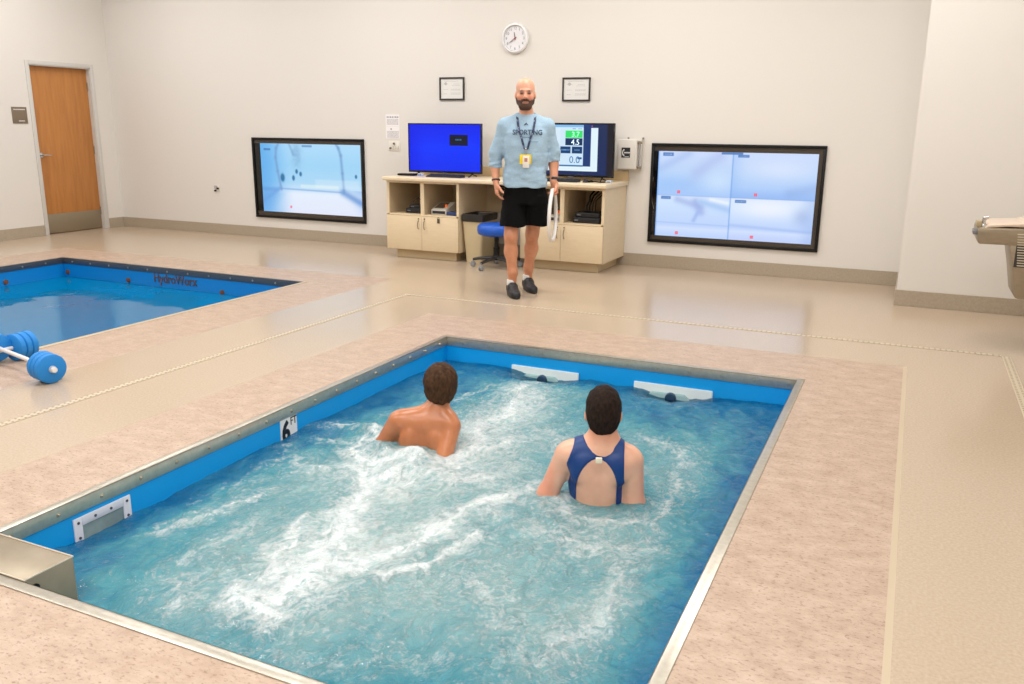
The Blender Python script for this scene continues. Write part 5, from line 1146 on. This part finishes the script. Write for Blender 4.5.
hair(boy, H0, .088, .103, .096, (.36, 1, 0), -.085, mat('hair_brown', (52, 34, 22), .75, spec=.15, noise=(60, (88, 62, 42), (1, 1, .35), .35, .7)), 2.0, .017)
tr_ = SDF((-.22, -.15, -.80), (.18, .17, -.38), .007)
tr_.ell((-.03, .0, -.52), (.148, .112, .11), .0).cap((-.085, 0, -.6), (-.09, .02, -.74), .094, .085, .02).cap((.085, 0, -.6), (.09, .02, -.74), .094, .085, .02)
sdf_obj(tr_, 'swim_trunks', mat('trunks_navy', (24, 34, 60), .7), boy)
# woman in the blue suit
wx_ = (-1.128, 3.36, 0.0)
wom = empty('person', wx_, .37, label='swimmer with cropped dark hair in a navy keyhole-back swimsuit, seen from behind', cat='person')
b = SDF((-.33, -.22, -1.31), (.34, .46, .47), .0062)
H1 = np.array([.018, .02, .250])
b.ell(H1 + [0, .0, .02], (.072, .090, .082)).ell(H1 + [0, .038, -.035], (.056, .058, .075), .03).cap(H1 + [-.006, .088, -.085], H1 + [.006, .088, -.085], .021, k=.03)
b.cap(H1 + [.0, .112, -.005], H1 + [.0, .130, -.035], .008, .011, .010)
for s_ in (-1, 1): b.ell(H1 + [s_ * .073, -.004, -.022], (.011, .019, .028), .008).ell(H1 + [s_ * .028, .112, .002], (.014, .013, .010), .01, sub=True)
b.cap(H1 + [-.014, .103, -.06], H1 + [.014, .103, -.06], .007, k=.008)
b.chain([(H1 + [0, -.002, -.06], .052), ((.020, .012, .16), .049), ((.014, .008, .09), .060)], .025)
b.cap((.022, .008, .135), (-.100, .0, .076), .032, .040, .05).cap((.022, .008, .135), (.120, .0, .062), .032, .040, .05)
b.cap((-.120, .0, .048), (.130, .0, .032), .054, .054, .05)
b.ell((.0, .012, -.06), (.124, .090, .18), .04).ell((.008, .01, -.26), (.116, .082, .17), .05).ell((.008, .0, -.46), (.158, .112, .14), .05)
b.ell((-.06, .085, -.05), (.055, .05, .055), .03).ell((.075, .085, -.05), (.055, .05, .055), .03)
b.ell((-.068, -.055, .0), (.045, .022, .060), .025, rot=(.2, 'Y')).ell((.085, -.055, .0), (.045, .022, .060), .025, rot=(-.2, 'Y'))
b.cap((.012, -.098, .10), (.006, -.096, -.22), .009, .012, .026, sub=True)
b.chain([((-.140, .005, .046), .051), ((-.218, .02, -.15), .044), ((-.225, .16, -.25), .032)], .03); hand(b, (-.225, .165, -.253), (.15, 1, -.2), (.2, -.1, -1), 1, .3)
b.chain([((.148, -.005, .028), .052), ((.168, -.015, -.17), .044), ((.16, .15, -.26), .032)], .03); hand(b, (.159, .155, -.263), (-.15, 1, -.2), (-.2, -.1, -1), -1, .3)
legs(b, -.56, .09)
def wom_col(V):
    n = fbm(V[:, 0] * 18, V[:, 1] * 18, V[:, 2] * 18); c = np.array([[230, 178, 150]]) + (n[:, None] - .5) * np.array([[20, 28, 28]]); x, y, z = V.T
    pk = sstep(.17, .21, np.abs(x)) * sstep(.1, -.05, z); c = c + pk[:, None] * np.array([[-4, -22, -22]])
    nk = sstep(.10, .17, z); return c + nk[:, None] * np.array([[-8, -22, -24]])
sdf_obj(b, 'body', mat('skin_wet_fair', (230, 178, 150), .32, attr='skin', sss=.1, spec=.6), wom, wom_col)
hair(wom, H1, .079, .097, .095, (0, 1, 0), -.098, mat('hair_dark', (28, 18, 13), .75, spec=.15, noise=(110, (50, 36, 28), (1, 1, .4), .35, .7)), 7.0, .009, extra=(((0, -.045, -.045), (.060, .040, .050)),))
su = SDF((-.22, -.17, -.66), (.24, .19, .20), .005)
su.cap((.022, .008, .135), (-.100, .0, .076), .032, .040, .05).cap((.022, .008, .135), (.120, .0, .062), .032, .040, .05).cap((-.120, .0, .048), (.130, .0, .032), .054, .054, .05)
su.ell((.0, .012, -.06), (.124, .090, .18), .04).ell((.008, .01, -.26), (.116, .082, .17), .05).ell((.008, .0, -.46), (.158, .112, .14), .05)
su.ell((-.06, .085, -.05), (.055, .05, .055), .03).ell((.075, .085, -.05), (.055, .05, .055), .03).ell((-.068, -.055, .0), (.045, .022, .060), .025, rot=(.2, 'Y')).ell((.085, -.055, .0), (.045, .022, .060), .025, rot=(-.2, 'Y'))
X_, Y_, Z_ = np.meshgrid(*su.ax, indexing='ij', sparse=True)
lf = np.interp(Z_, [-.60, -.50, -.10, -.02, .03, .10, .14], [-.12, -.30, -.30, -.148, -.140, -.112, -.100]); rt = np.interp(Z_, [-.60, -.50, -.19, -.10, -.03, .03, .08, .13], [.14, .32, .32, .130, .114, .112, .112, .116])
mask = np.maximum(lf - X_, X_ - rt) + 0 * Y_
nk = np.interp(X_, [-.12, -.075, -.045, -.018, .0, .018, .045, .085, .13], [.20, .155, .108, .088, .084, .088, .100, .135, .19])
mask = np.maximum(mask, np.where(Y_ < .06, Z_ - nk, Z_ - .06 - 0 * X_))
key = 1 - np.sqrt(((X_ + .004) / .088) ** 2 + (np.maximum(Z_ + .085, 0) / .142) ** 2); key = np.where(Z_ < -.26, -1, key) * .09
mask = np.where(Y_ < .03, np.maximum(mask, key), mask)
mask = np.maximum(mask, -.58 - Z_ + np.abs(X_) * .5)
su.F = np.maximum(su.F - .006, mask).astype(np.float32)
suit = sdf_obj(su, 'swimsuit', mat('suit_navy', (0, 56, 122), .45, bump=(120, .1, .001)), wom)
MB().box(-.014, .014, -.112, -.096, .056, .080, .003).build('back_clasp', mat('clasp_cream', (240, 232, 206), .4), suit)
